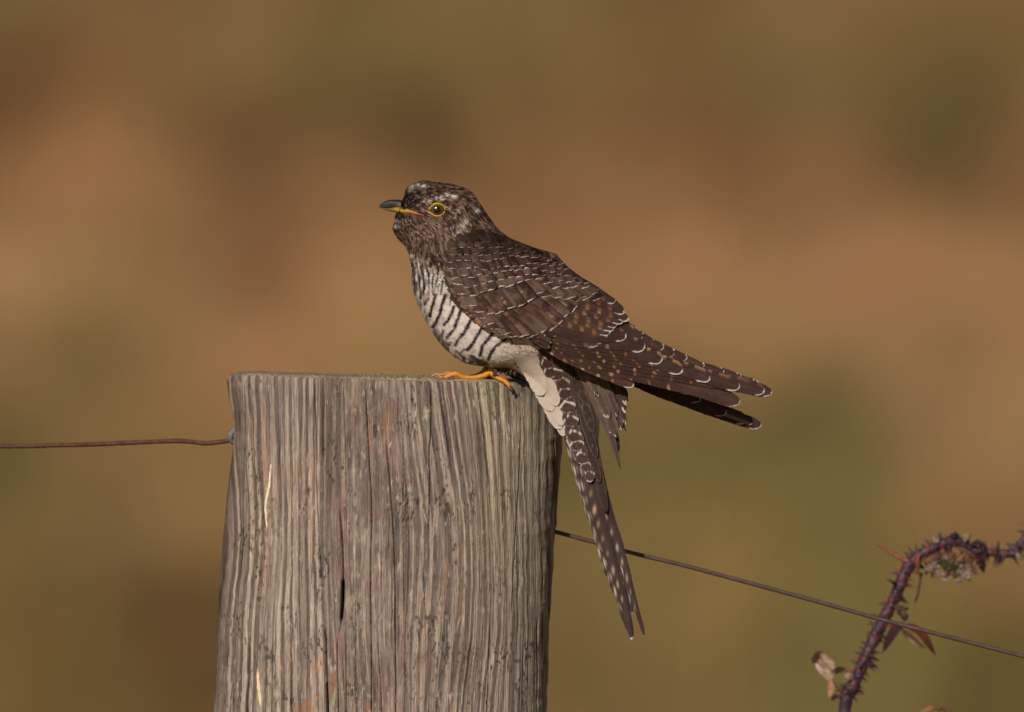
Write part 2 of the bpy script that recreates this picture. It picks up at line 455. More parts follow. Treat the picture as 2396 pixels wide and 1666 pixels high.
    h = h + lft * (rl - 0.5) * 4.5
    c = mixc(c, c * 0.45, lft * sstep(0.70, 0.85, rl) * 0.5 * (vn(x / 7, y / 60, 94) > 0.35))
    for poly, hw, dp in CRACKS:
        jx = 1.3 * (vn(y / 45, 3.0, int(hw * 90) + len(poly)) - 0.5)
        d = segdist(x + jx, y, poly)
        ys_ = (y - poly[0][1]) / (poly[-1][1] - poly[0][1])
        hw = hw * .72; k = np.exp(-(d / hw) ** 2) * sstep(-0.02, 0.12, ys_) * (sstep(1.02, 0.85, ys_) if poly[-1][1] < 1660 else 1)
        h = h - dp * k
        c = mixc(c, c * 0.22, np.clip(k * 1.1, 0, 1))
    for poly, hw, cc in CHIPS:
        yf = np.clip((y - poly[0][1]) / (poly[-1][1] - poly[0][1]), 0, 1); d = segdist(x, y, poly) + 2.6 * (vn(x / 2.5, y / 9, 97) - 0.5) + hw * .9 * (1 - np.sin(np.pi * np.clip(yf, .03, .97)) ** .5)
        k = sstep(hw, hw * 0.6, d)
        c = mixc(c, np.asarray(cc) * (0.8 + 0.4 * fib)[..., None], k)
        h = h - 1.0 * k
    hair = sstep(.74, .84, vn(x / 2.5 + w * .4, y / 210, 111)) * sstep(.35, .6, vn(x / 23, y / 160, 112))
    c = mixc(c, (0.50, 0.43, 0.36), hair * .35)
    dk = sstep(.76, .86, vn(x / 2.6 + w * .4 + 40, y / 260, 113)) * sstep(.4, .65, vn(x / 29 + 7, y / 200, 114))
    c = mixc(c, c * .3, dk * .8); h = h - 2.5 * dk
    return h, c * 1.15

nfront, nback = 640, 60
thf = np.linspace(math.pi, 0, nfront)               # pi = left edge, 0 = right edge
# denser in x: use mix so x spacing is nearly even
sfr = np.sin(np.linspace(-math.pi / 2, math.pi / 2, nfront)); lin = np.linspace(-1, 1, nfront)
sx_f = 0.35 * sfr + 0.65 * lin
sx_f[0], sx_f[-1] = -1, 1
rows = np.unique(np.concatenate([np.array([0, .6, 1.5, 3, 5]), np.arange(7, 860, 2.6), np.geomspace(862, 4800, 40)]))
def ytop(x): return np.interp(x, YTa[:, 0], YTa[:, 1]) + 2.2 * (fbm(x / 14, x * 0 + 2, 101) - 0.5) + 2.6 * sstep(.62, .85, vn(x / 5.5, x * 0 + 9, 102))
SX, RW = np.meshgrid(sx_f, rows)
def outline(s, y):
    l = np.interp(y, LO[:, 0], LO[:, 1]); r = np.interp(y, RO[:, 0], RO[:, 1])
    return (l + r) / 2 + s * (r - l) / 2
base_y = 884 + RW
x0 = outline(SX, base_y)
yy = ytop(x0) * sstep(500, 0, RW) + 884 * (1 - sstep(500, 0, RW)) + RW
x0 = outline(SX, yy)
x0[:6] = outline(SX[:6], yy[:6])
pw = 3.2
dep = DEP * (1 - np.abs(SX) ** pw) ** (1 / pw)
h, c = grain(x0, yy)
# fibrous silhouette wobble
wob = (fbm(yy / 30 + SX * 5, SX * 0 + 3, 103) - 0.5) * 5 * np.abs(SX) ** 3
h2 = h * np.clip(1.2 - np.abs(SX) ** 8, 0.2, 1)
bev = np.interp(RW, [0, 1.5, 5, 9], [-5, -2.2, -0.6, 0]) * (0.5 + vn(x0 / 7, 0 * x0, 105))
nx = SX; ny = np.sqrt(np.clip(1 - SX ** 2, 0, 1))
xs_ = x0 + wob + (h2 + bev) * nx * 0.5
dd = dep + (h2 + bev) * ny
rim_front = (yy[0] * 1.0, dd[0])
def PW(px, py, d, dref):
    """like P but for points that share the height of the front face at dref"""
    X = (px - 1198) * K
    Z = Z0 - (py - 833) * K + dref * K * math.sin(TILT)
    return np.stack([X, -d * K, Z], -1)
dref = DEP * 0.8
Vf = PW(xs_, yy, dd, dref)
# the back half
thb = np.linspace(0, math.pi, nback + 2)[1:-1]
SB, RB = np.meshgrid(np.cos(thb), rows)
yb = ytop(outline(SB, 884 + RB)) * sstep(500, 0, RB) + 884 * (1 - sstep(500, 0, RB)) + RB
xb = outline(SB, yb)
hb, cb = grain(xb + 1500, yb)
cb = cb * 0.95
Vb = PW(xb, yb, -(DEP * (1 - np.abs(SB) ** pw) ** (1 / pw) + hb), dref)
Vp = np.concatenate([Vf, Vb], 1); Cp = np.concatenate([c, cb], 1)
nr, ncol = Vp.shape[:2]
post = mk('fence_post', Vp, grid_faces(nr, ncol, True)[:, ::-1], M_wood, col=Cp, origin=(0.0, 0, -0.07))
tag(post, 'thick weathered grey brown wooden post with long cracks, the bird standing on its top', 'fence post')
# end grain on top
rimV = Vp[0]
cen = rimV.mean(0)
ringsn = 26
top = []
for k in range(ringsn + 1):
    f = 1 - k / ringsn
    q = cen + (rimV - cen) * f
    q[:, 2] = np.interp(q[:, 0], Vf[0][:, 0], Vf[0][:, 2]) + 0.0002 + (0.0006 + 0.0011 * fbm(q[:, 0] * 160 + 50, q[:, 1] * 160 + 50, 107, 3)) * min(1, k / 2) - 0.0006 * (k == 0)
    top.append(q)
top = np.array(top)
tc_ = mixc((0.20, 0.16, 0.12), (0.34, 0.29, 0.20), fbm(top[..., 0] * 90 + 30, top[..., 1] * 90 + 30, 109, 4))
end = mk('end_grain', top, grid_faces(ringsn + 1, ncol, True), M_top, post, col=tc_)
# staple on the left side
V, F, U = tube([(562, 1002, 10), (551, 1005, 14), (543, 1012, 18), (539, 1021, 20), (541, 1030, 16), (550, 1038, 10), (562, 1044, 8)], [6, 6.6, 7, 7, 6.6, 6, 5], 12, 40)
mk('staple', V, F, M_zinc, post)
# near-black strip painted as the shadowed gap at the left edge below the wire
V, F, U = tube([(549, 1046, 20), (545, 1090, 10), (539, 1130, 5), (533, 1180, 2), (527, 1240, 0)], [4.5, 5, 4, 3.5, 1.5], 8, 40, bump=0.2)
mk('splinter_or_gap', V, F, M_wood, post, col=np.full((len(V), 3), 0.05))
V, F, U = tube([(533, 889, 30), (537, 915, 26), (542, 945, 24), (549, 985, 22)], [4, 3.5, 3, 1.5], 8, 30, bump=0.2)
mk('splinter_or_gap', V, F, M_wood, post, col=np.full((len(V), 3), (0.30, 0.23, 0.16)))
# yellow-green moss crust on the top edge
bag = Bag()
for i in range(1500):
    sxx = random.choice([random.uniform(640, 1040), random.gauss(880, 60), random.gauss(960, 60), random.uniform(540, 1230)])
    if not 540 < sxx < 1235: continue
    s = (sxx - 891) / 372
    dmax = DEP * max(0, 1 - abs(s) ** pw) ** (1 / pw)
    dpt = random.uniform(-0.95, 0.97) * dmax
    zz = PW(np.array(sxx), ytop(np.array([sxx]))[0], np.array(dpt), dref)
    zz[2] += 0.0008
    hgt = random.uniform(0.0003, 0.0012) * (1.4 if 840 < sxx < 1020 else 0.6)
    for b in range(3):
        a = random.uniform(0, 6.28); w = random.uniform(.0003, .0008)
        l = np.array([random.gauss(0, .0006), random.gauss(0, .0006), hgt])
        wv = np.array([math.cos(a) * w, math.sin(a) * w, 0])
        cc = random.choice([(0.22, 0.18, 0.08), (0.34, 0.27, 0.12), (0.12, 0.11, 0.06), (0.33, 0.29, 0.22)])
        bag.add([zz - wv, zz + wv, zz + l], [[0, 1, 2]], cc)
tag(bag.build('moss', M_moss, post), kind='stuff')

# ------------------------------------------------------------------ fence wires
V, F, U = tube([(-3200, 1010, 0), (-900, 1048, 0), (0, 1044, 0), (110, 1042, 1), (210, 1040, 3), (300, 1036, 2), (400, 1032, 4), (440, 1033, 4), (480, 1037, 6), (515, 1034, 10), (538, 1030, 12), (562, 1026, 12)], [5.4] * 12, 12, 700, bump=0.10, seed=4)
w1 = mk('fence_wire', V, F, M_rust, origin=P(562, 1026, 12))
tag(w1, 'rusty kinked fence wire stapled to the left side of the post', 'wire', group='rusty wires of the fence')
V, F, U = tube([(1270, 1236, 20), (1302, 1245, 10), (1395, 1270, 6), (1480, 1294, 4), (1600, 1323, 2), (1720, 1355, 0), (1900, 1404, 0), (2060, 1449, 0), (2230, 1493, 0), (2396, 1536, 0), (3300, 1770, 0), (5600, 2300, 0)], [4.9] * 12, 12, 900, bump=0.05, seed=9)
w2 = mk('fence_wire', V, F, M_dull, origin=P(1270, 1236, 20))
tag(w2, 'straight brown fence wire slanting down to the right behind the bird\'s tail', 'wire', group='rusty wires of the fence')

# ------------------------------------------------------------------ bramble
DB = -640.0
cane_px = [(1890,5300),(1905,3200),(1935,2150),(1977,1664),(1988,1623),(2009,1577),(2026,1536),(2047,1492),(2064,1457),(2085,1416),(2105,1372),(2123,1331),(2152,1300),(2196,1276),(2234,1267),(2269,1284),(2298,1291),(2339,1293),(2374,1293),(2400,1256),(2440,1200),(2500,1190),(2580,1260),(2640,1400)]
cane_r = [22,20,17,15.5,15,15,14.5,14,15,14,14,14.5,13,13,14,10,10,9,10,9,8,7,6,4]
cp = np.array([(x, y, DB + (0 if y < 1700 else -20)) for x, y in cane_px], float)
V, F, U = tube(cp, cane_r, 14, 900, bump=0.24, seed=12)
cz = vn(U[:, 1] * 1.6, U[:, 0] * 0.9, 5)
cane_c = mixc((0.075, 0.020, 0.030), (0.035, 0.022, 0.042), sstep(.3, .7, cz))
cane_c = mixc(cane_c, (0.11, 0.075, 0.085), sstep(.62, .85, fbm(U[:, 1] * 5, U[:, 0] * 2, 6)) * 0.6)
cane = mk('bramble', V, F, M_cane, col=cane_c, origin=P(1890, 5300, DB - 20))
tag(cane, 'arching purple brown bramble cane with thorns and withered leaves behind the right wire', 'bramble')
def cane_at(y=None, i=None):
    return cr(cp, t=np.array([i]))[0]
rr = random.Random(5)
def thorn(x, y, d, ang, L, w, col, out=0.0):
    dx, dy = math.cos(ang), math.sin(ang)
    V, F, U = tube([(x - dx * 4, y - dy * 4, d), (x + dx * L * .35, y + dy * L * .35 + 0.5, d + out * .4), (x + dx * L * .7, y + dy * L * .7 + 1.5, d + out * .8), (x + dx * L, y + dy * L + 3.5, d + out)], [w, w * .5, w * .24, w * .07], 6, 9)
    return mk('thorn', V, F, M_cane, cane, col=np.full((len(V), 3), col))
for i in range(190):
    ti = rr.uniform(2.6, 21.5)
    c0 = cr(cp, t=np.array([ti, ti + .02]))
    tg = math.atan2(c0[1][1] - c0[0][1], c0[1][0] - c0[0][0])
    side = rr.choice([-1, 1]) if rr.random() < .75 else 0
    r = np.interp(ti, range(len(cane_r)), cane_r)
    L = rr.uniform(13, 30)
    red = side != 0 and rr.random() < .35
    col = (0.20, 0.06, 0.04) if red else (0.05, 0.025, 0.035)
    if side:
        a = tg + side * math.pi / 2 + rr.uniform(-.55, .35) * side
        thorn(c0[0][0] + math.cos(a) * r * .75, c0[0][1] + math.sin(a) * r * .75, c0[0][2] + rr.uniform(-6, 8), a, L, 6.4, col, rr.uniform(-4, 4))
    else:
        a = rr.uniform(0, 6.28)
        thorn(c0[0][0], c0[0][1], c0[0][2] + r * .8, a, L * .6, 4.0, col, L * .8)

def leafblade(name, path, W, col_fn, curl=0.5, parent=None, twist=0.0, nv=26, nu=9, seed=0, mat=None, fold=0.0):
    q = cr_arc(path, np.linspace(0, 1, nv))
    T = np.gradient(q[:, :2], axis=0); T /= np.linalg.norm(T, axis=1)[:, None] + 1e-9
    Nn = np.stack([-T[:, 1], T[:, 0]], -1)
    v = np.linspace(0, 1, nv)[:, None]; u = np.linspace(-1, 1, nu)[None]
    w = W * np.sin(np.pi * np.clip(v, 0.02, .98) ** .8) ** .7 * (1 + .25 * (vn(v * 9 + seed, u * 0, seed) - .5))
    x = q[:, 0][:, None] + Nn[:, 0][:, None] * u * w * math.cos(curl)
    y = q[:, 1][:, None] + Nn[:, 1][:, None] * u * w * math.cos(curl)
    d = q[:, 2][:, None] + w * (np.abs(u) ** 1.5 * fold - twist * u + .35 * (fbm(u * 2 + seed, v * 5, seed + 1) - .5)) * math.sin(curl + .5)
    V = P(x, y, d)
    # give the blade a thickness
    Vb = P(x, y, d - 1.6)
    F1 = grid_faces(nv, nu); n = nv * nu
    ring = np.concatenate([np.arange(nu), np.arange(1, nv) * nu + nu - 1, np.arange(nu - 2, -1, -1) + (nv - 1) * nu, np.arange(nv - 2, 0, -1) * nu])
    rn = np.roll(ring, -1)
    F = np.vstack([F1[:, ::-1], F1 + n, np.stack([ring, rn, rn + n, ring + n], -1)])
    C = col_fn(u + 0 * v, v + 0 * u)
    return mk(name, np.vstack([V.reshape(-1, 3), Vb.reshape(-1, 3)]), F, mat or M_leaf, parent, col=np.vstack([C.reshape(-1, 3)] * 2))
cream = lambda u, v: mixc((0.48, 0.35, 0.25), (0.14, 0.06, 0.045), np.clip(sstep(0.35, 0.0, v) + 0.3 * (np.abs(u) > .8) + .7 * sstep(.55, .7, fbm(u * 2 + 3, v * 4, 12)), 0, 1))
tan_ = lambda u, v: mixc((0.42, 0.22, 0.12), (0.14, 0.06, 0.03), sstep(.75, 1, v))
redl = lambda u, v: mixc((0.17, 0.030, 0.018), (0.07, 0.03, 0.03), sstep(.2, 1, v) * .8 + .2 * (u > .3))
darkl = lambda u, v: mixc((0.04, 0.008, 0.010), (0.025, 0.01, 0.014), v)
brn = lambda u, v: mixc((0.12, 0.05, 0.035), (0.20, 0.10, 0.06), fbm(u * 2 + 5, v * 4, 3))
white_ = lambda u, v: mixc((0.44, 0.36, 0.31), (0.20, 0.17, 0.12), fbm(u * 2 + 5, v * 4, 8) * 1.2 * (v < .9))
greenl = lambda u, v: mixc((0.075, 0.085, 0.035), (0.04, 0.04, 0.025), fbm(u * 2 + 5, v * 4, 8))
D1 = DB + 10
leafblade('withered_leaf', [(1905,1532,D1),(1925,1548,D1+6),(1940,1566,D1+5),(1945,1590,D1)], 19, cream, .3, cane, .5, seed=1)
leafblade('withered_leaf', [(1908,1552,D1+12),(1922,1570,D1+14),(1936,1586,D1+12),(1943,1596,D1+8)], 6.5, lambda u, v: mixc((0.55, 0.44, 0.38), (0.4, 0.25, 0.15), v), .3, cane, .2, seed=2)
leafblade('withered_leaf', [(1942,1590,D1+8),(1945,1610,D1+8),(1943,1628,D1+6),(1950,1640,D1)], 8, tan_, .4, cane, .3, seed=3)
leafblade('withered_leaf', [(1903,1553,D1+4),(1908,1538,D1+8),(1920,1530,D1+6),(1936,1542,D1+2)], 9, lambda u, v: mixc((0.13, 0.045, 0.03), (0.07, 0.03, 0.02), v), .6, cane, .4, seed=4)
leafblade('withered_leaf', [(1944,1636,D1+4),(1955,1630,D1+8),(1964,1632,D1+5)], 7, lambda u, v: mixc((0.09, 0.035, 0.02), (0.05, 0.03, 0.02), v), .6, cane, .4, seed=5)
leafblade('withered_leaf', [(1948,1575,D1+4),(1960,1568,D1+8),(1972,1566,D1+5),(1978,1562,D1)], 9, lambda u, v: mixc((0.05, 0.035, 0.03), (0.09, 0.06, 0.04), v), .6, cane, .6, seed=6)
leafblade('withered_leaf', [(1998,1590,D1+4),(1986,1582,D1+14),(1976,1580,D1+8)], 8, lambda u, v: mixc((0.20, 0.10, 0.09), (0.45, 0.34, 0.25), v), .4, cane, .3, seed=7)
V, F, U = tube([(1950,1596,D1),(1956,1606,D1+5),(1968,1610,D1+5),(1980,1608,D1)], [2.4, 2, 1.8, 2], 6, 20); mk('tendril', V, F, M_cane, cane, col=np.full((len(V), 3), (.05, .03, .02)))
V, F, U = tube([(1962,1632,D1),(1972,1628,D1+5),(1988,1620,D1)], [2.4, 3, 4], 6, 14); mk('tendril', V, F, M_cane, cane, col=np.full((len(V), 3), (.08, .02, .025)))
leafblade('red_leaf', [(2116,1462,D1),(2140,1470,D1+14),(2160,1486,D1+18),(2176,1512,D1+12),(2188,1532,D1)], 11, redl, .5, cane, .7, seed=8)
leafblade('red_leaf', [(2108,1468,D1),(2128,1490,D1+2),(2146,1505,D1+2),(2164,1516,D1-4)], 9, lambda u, v: mixc((0.12, 0.05, 0.03), (0.40, 0.26, 0.20), sstep(.3, .5, v) * sstep(.9, .7, v) * (u > 0)), .5, cane, .5, seed=9)
leafblade('dark_leaf', [(2112,1458,D1),(2094,1474,D1+4),(2080,1496,D1+4),(2066,1526,D1)], 12, darkl, .4, cane, .3, seed=10)
leafblade('dead_bud', [(2092,1420,D1+12),(2106,1426,D1+18),(2116,1440,D1+16),(2118,1456,D1+10)], 13, lambda u, v: mixc((0.055, 0.03, 0.03), (0.22, 0.15, 0.10), (fbm(u * 3 + 5, v * 5, 3) > .6)), .5, cane, .5, seed=11)
leafblade('dead_bud', [(2108,1432,D1),(2118,1424,D1+4),(2128,1424,D1)], 4, darkl, .5, cane, .5, seed=12)
V, F, U = tube([(2118,1312,DB),(2096,1300,DB),(2070,1283,DB),(2052,1274,DB),(2040,1268,DB)], [6.5, 5, 3.6, 2.6, .8], 8, 26, bump=.2)
o = mk('side_shoot', V, F, M_cane, cane, col=np.full((len(V), 3), (0.22, 0.07, 0.03)))
V, F, U = tube([(2156,1340,DB),(2152,1362,DB),(2148,1388,DB),(2144,1402,DB),(2140,1412,DB)], [3.6, 3.2, 3, 3, 1], 8, 30, bump=.25)
mk('side_shoot', V, F, M_cane, cane, col=np.full((len(V), 3), (0.06, 0.03, 0.03)))
# withered flower cluster hanging under the bend
fl = [(2162,1312,9,0),(2182,1304,9,0),(2200,1310,8,2),(2172,1330,8,1),(2148,1328,7,0),(2168,1340,6,0),(2193,1343,9,1),(2210,1348,10,0),(2222,1328,9,2),(2238,1342,12,2),(2250,1332,9,0),(2262,1348,10,1),(2244,1362,7,1),(2256,1308,9,0),(2270,1318,9,0),(2214,1322,11,2),(2205,1300,8,0),(2232,1300,8,0),(2290,1320,8,0),(2285,1306,9,0),(2176,1316,7,0),(2240,1318,9,2),(2266,1330,8,1),(2194,1348,6,1)]
for k in range(26):
    fl.append((rr.uniform(2180, 2290), rr.uniform(1300, 1345), rr.uniform(7, 11), rr.choice([0, 0, 0, 1, 2])))
fl += [(2212, 1350, 13, 1), (2262, 1348, 13, 1), (2240, 1360, 8, 1), (2228, 1326, 14, 2), (2250, 1322, 14, 2), (2208, 1322, 12, 2)]
for k, (x, y, s, t) in enumerate(fl):
    f_ = [brn, white_, greenl][t]
    a = rr.uniform(0, 6.28)
    for m in range(3):
        a += 2.1
        c_, s_ = math.cos(a), math.sin(a)
        leafblade('dead_petal', [(x - c_ * s * .2, y - s_ * s * .2, D1), (x + c_ * s * .5, y + s_ * s * .5, D1 + 4 + 3 * m), (x + c_ * s * 1.05, y + s_ * s * 1.05, D1 + 2)], s * .62, f_, .5, cane, rr.uniform(-.8, .8), nv=9, nu=6, seed=k * 3 + m)
for pts, W, f_ in [([(2283,1300,D1+8),(2296,1318,D1+10),(2302,1340,D1+4)], 12, darkl), ([(2240,1280,D1+14),(2268,1296,D1+16),(2290,1306,D1+8)], 7, brn),
                   ([(2195,1270,D1+14),(2188,1258,D1+12),(2190,1250,D1)], 7, white_), ([(2268,1276,D1+10),(2290,1270,D1+16),(2308,1280,D1)], 7, lambda u, v: mixc((0.05,.035,.055), (0.09,.06,.08), v)),
                   ([(2255,1268,D1+10),(2262,1256,D1+10),(2256,1250,D1)], 7, white_), ([(2222,1256,D1+10),(2234,1254,D1+14),(2246,1262,D1)], 10, lambda u, v: mixc((0.05,.035,.06), (0.07,.05,.08), v)),
                   ([(2152,1296,D1+14),(2146,1310,D1+16),(2150,1344,D1+8)], 6, lambda u, v: mixc((0.3,.08,.03), (0.08,.05,.03), v)), ([(2374,1290,D1),(2386,1300,D1+8),(2394,1294,D1)], 6, white_),
                   ([(2330,1300,D1+8),(2326,1284,D1+14),(2316,1284,D1+4)], 6, brn)]:
    leafblade('withered_leaf', pts, W, f_, .5, cane, .5, seed=int(pts[0][0]))
# tip of another withered leaf low down
for pts, W, f_ in [([(2150,1690,D1),(2162,1668,D1+8),(2180,1658,D1+8),(2196,1662,D1)], 8, tan_), ([(2196,1662,D1),(2206,1658,D1+6),(2216,1672,D1)], 6, brn), ([(2172,1700,D1-4),(2186,1672,D1),(2190,1656,D1)], 7, cream), ([(2218,1690,D1-4),(2222,1668,D1),(2222,1656,D1)], 3, brn)]:
    leafblade('withered_leaf', pts, W, f_, .5, cane, .5, seed=int(pts[0][0]) + 3)
V, F, U = tube([(2188,1664,DB),(2192,1700,DB),(2150,1800,DB),(2040,1950,DB),(1945,2060,DB-10)], [3, 4, 5, 6, 7], 8, 60, bump=.2)
mk('side_shoot', V, F, M_cane, cane, col=np.full((len(V), 3), (0.08, 0.03, 0.035)))

# ------------------------------------------------------------------ the bird
DM = 215.0                                   # the bird's own mid plane, in front of the post axis
foot_at = P(1150, 893, DM)
bird = empty('cuckoo', foot_at)
tag(bird, 'young dark brown cuckoo with barred white belly and long tail perched on the post top', 'bird')

SEC = np.array([  # dorsal x,y, ventral x,y, half depth
 (944,467, 940,499, 8),(949,453, 929,509, 22),(959,441, 922,525, 36),(982,428, 929,547, 49),(1016,427, 948,571, 58),(1056,432, 957,592, 64),
 (1094,445, 963,616, 70),(1117,470, 964,650, 80),(1139,502, 969,684, 92),(1172,543, 982,720, 100),(1228,582, 1004,765, 104),(1284,640, 1036,810, 104),
 (1318,700, 1078,843, 97),(1334,760, 1132,858, 84),(1342,800, 1196,866, 60),(1352,845, 1238,892, 42),(1362,900, 1272,945, 28),(1376,985, 1312,1012, 17),(1392,1055, 1344,1078, 7)], float)
NT, NP = 260, 160
tt = np.linspace(0, len(SEC) - 1, NT)
def body(t, ph, off=0.0):
    """t along the body, ph 0 = dorsal, pi/2 = side facing the camera, pi = ventral"""
    s = cr(SEC, t=np.asarray(t, float))
    cx = (s[..., 0] + s[..., 2]) / 2; cy = (s[..., 1] + s[..., 3]) / 2
    ax = (s[..., 0] - s[..., 2]) / 2; ay = (s[..., 1] - s[..., 3]) / 2
    L = np.hypot(ax, ay) + 1e-6
    c = np.cos(ph); sn = np.sin(ph)
    x = cx + ax * c * (1 + off / L); y = cy + ay * c * (1 + off / L); d = (s[..., 4] + off) * sn
    return x, y, d
# barring traced from the photograph, carried by the plumage on both flanks
def Z2(l): return [(940 + a / 4.695, 560 + b / 4.695) for a, b in l]
BARS = [(Z2([(1190,1100),(1130,1180),(1080,1290)]), 1.4, .45), (Z2([(1160,1090),(1060,1150),(990,1230),(950,1330)]), 3.6, 1), (Z2([(1020,1010),(940,1100),(880,1180),(860,1280)]), 3.8, 1),
 (Z2([(890,955),(830,1060),(780,1150),(725,1210)]), 4.0, 1), (Z2([(765,880),(710,980),(660,1050),(595,1160)]), 4.0, 1), (Z2([(650,765),(620,870),(580,980),(500,1080)]), 3.6, 1),
 (Z2([(570,740),(545,820),(525,870),(465,935)]), 3.6, 1), (Z2([(480,610),(450,700),(420,810),(380,900),(340,965)]), 3.8, 1), (Z2([(548,610),(530,720)]), 2.2, .9), (Z2([(372,610),(340,720),(305,840)]), 3.6, 1),
 (Z2([(290,655),(250,720)]), 2.6, .9), (Z2([(475,440),(445,520),(430,600)]), 3.4, 1), (Z2([(400,300),(362,420),(350,520),(345,600)]), 3.4, 1), (Z2([(320,330),(290,430),(240,540),(205,645)]), 3.6, 1),
 (Z2([(245,230),(205,310),(180,420)]), 3.2, 1), (Z2([(345,170),(320,250)]), 3, 1), (Z2([(130,320),(125,420),(145,500)]), 3.4, .9), (Z2([(180,440),(150,540)]), 2.5, .9), (Z2([(455,1000),(445,1060)]), 2.6, .9), (Z2([(540,1130),(510,1160)]), 3, .9),
 (Z2([(520,500),(505,640)]), 2.6, .5), (Z2([(1525,1285),(1490,1330),(1425,1375)]), 3.6, .85), (Z2([(1375,1265),(1340,1300)]), 2.2, .7), (Z2([(1350,1135),(1325,1155)]), 2.0, .6), (Z2([(250,980),(300,870)]), 2, .5),
 (Z2([(400,1120),(430,1040)]), 2.2, .8), (Z2([(690,1210),(640,1260)]), 3, .8), (Z2([(770,1290),(850,1340)]), 6, .9), (Z2([(600,1230),(700,1310)]), 3.0, .7), (Z2([(880,1330),(940,1390)]), 6, .8)]
C_DARK = np.array((0.050, 0.030, 0.024)); C_BLK = np.array((0.022, 0.015, 0.015)); C_WHITE = np.array((0.68, 0.61, 0.555)); C_GREY = np.array((0.15, 0.105, 0.08))
SPOTS = [(963,438,7,.9),(958,444,5,.8),(990,435,7,.8),(978,432,5,.8),(1063,461,6.5,1),(1047,455,5,.7),(1118,494,6,.9),(1034,464,6,.6),(1020,462,4,.5),(1005,470,5,.5),(992,470,4,.5),(927,518,6,.5),(925,530,6,.6),(965,600,5,.9),(1045,535,5,.4),(1082,528,8,.35),(1090,520,7,.3),(1072,545,6,.35)]
def bodycol(x, y, d, jit=None):
    x = np.asarray(x, float); y = np.asarray(y, float)
    wx = x + 3.4 * (fbm(x / 9, y / 9 + d / 30, 201, 2) - .5); wy = y + 3.4 * (fbm(x / 11 + 9, y / 11 + d / 30, 203, 2) - .5)
    n = fbm(x / 7 + d / 25, y / 9, 205, 3)
    # underside: white with bars
    wh = mixc(C_WHITE, C_WHITE * np.array([.74, .77, .82]), sstep(.45, .7, n) + .35 * sstep(1040, 980, x))  # grey mottle, plus shade toward the left breast edge put in as bluish dimming
    wh = mixc(wh, (0.42, 0.24, 0.13), (np.exp(-((x - 1012) ** 2 + (y - 632) ** 2) / 130) + np.exp(-((x - 994) ** 2 + (y - 690) ** 2) / 110)) * .6)
    bar = np.zeros_like(x)
    for pl, hw, st in BARS:
        bb = segdist(wx, wy, pl)
        hv = hw * (.86 + .50 * vn(wx / 9, wy / 9, 211)); bar = np.maximum(bar, sstep(hv * 1.3, hv * .55, bb) * st)
    ub = sstep(706, 668, y + .25 * (x - 1000)) * sstep(596, 612, y)
    stp = np.sin(((x - .42 * (640 - y) * sstep(990, 1050, x) - .12 * (y - 640)) / 10.5 + 1.1 * (fbm(x / 16, y / 36, 231, 2) - .5)) * 6.283)
    bar = bar * (1 - .75 * ub) + ub * .95 * sstep(-.15, .3, stp) * (.65 + .35 * sstep(.3, .5, vn(x / 9, y / 22, 233)))
    und = mixc(wh, C_DARK * 0.45, np.clip(bar, 0, 1))
    und = mixc(und, (0.06, 0.042, 0.038), sstep(.50, .60, fbm(x / 5, y / 13, 215, 3)) * sstep(1024, 985, x) * sstep(760, 640, y) * .8)
    # mottled keel and breast edge
    e1 = sstep(22, 6, segdist(x, y, [(962,610),(968,670),(990,745),(1019,790),(1059,834),(1114,857),(1160,862)]))
    mot = sstep(.46, .60, fbm(x / 7, y / 6 + d / 14, 207, 3)) * e1
    und = mixc(und, (0.10, 0.075, 0.068), mot * .9)
    # head, neck and mantle
    hd = mixc((0.056, 0.031, 0.024), (0.150, 0.098, 0.076), sstep(.40, .66, n))
    cheek = np.exp(-((x - 1010) / 62.0) ** 2 - ((y - 548) / 40.0) ** 2)
    hd = mixc(hd, (0.135, 0.093, 0.070), cheek * .6)
    crown = sstep(474, 448, y + 0.12 * (x - 1030)) * sstep(1110, 1050, x)
    hd = mixc(hd, (0.034, 0.018, 0.015), crown * .65)
    lore = np.exp(-((x - 968) / 22.0) ** 2 - ((y - 468) / 13.0) ** 2)
    hd = mixc(hd, (0.024, 0.014, 0.013), np.clip(lore * 1.2, 0, 1))
    for sx, sy, sr, st in SPOTS:
        hd = mixc(hd, C_WHITE * 1.05, np.clip(st * 1.5 * np.exp(-((wx - sx) ** 2 + (wy - sy) ** 2) / (sr * sr * .7)), 0, 1))
    neck = sstep(592, 628, y + 60 * (fbm(x / 5.5, y / 26, 219, 2) - .5) + 0.10 * (x - 990))
    # flank side or back
    back = sstep(-14, 14, (x - 1040) * 0.60 - (y - 640) * 0.80)
    c = mixc(hd, und, neck * (1 - back))
    mant = mixc((0.040, 0.025, 0.020), (0.085, 0.056, 0.043), sstep(.4, .7, n))
    c = mixc(c, mant, back * sstep(560, 600, y + .2 * (x - 1100)))
    # vent and tail coverts
    vent = sstep(0, 30, (x - 1175) * 0.8 + (y - 815) * .9) * sstep(0, 24, (y - 800) - 0.42 * (x - 1230))
    c = mixc(c, mixc((0.60, 0.52, 0.46), (0.50, 0.425, 0.37), n), vent * (1 - back) * (1 - bar))
    rump = sstep(1286, 1306, x - 0.36 * (y - 870) + 26 * (fbm(x / 6, y / 20, 221, 2) - .5)) * sstep(838, 852, y)
    c = mixc(c, (0.075, 0.050, 0.042), rump)
    thigh = np.exp(-((x - 1180) / 24.0) ** 2 - ((y - 872) / 16.0) ** 2)
    c = mixc(c, (0.06, 0.035, 0.028), np.clip(thigh * 1.3, 0, 1))
    return c
T_, PH = np.meshgrid(tt, np.linspace(0, 2 * math.pi, NP, endpoint=False), indexing='ij')
bx_, by_, bd_ = body(T_, PH, -1.5)
Vb_ = P(bx_, by_, DM + bd_)
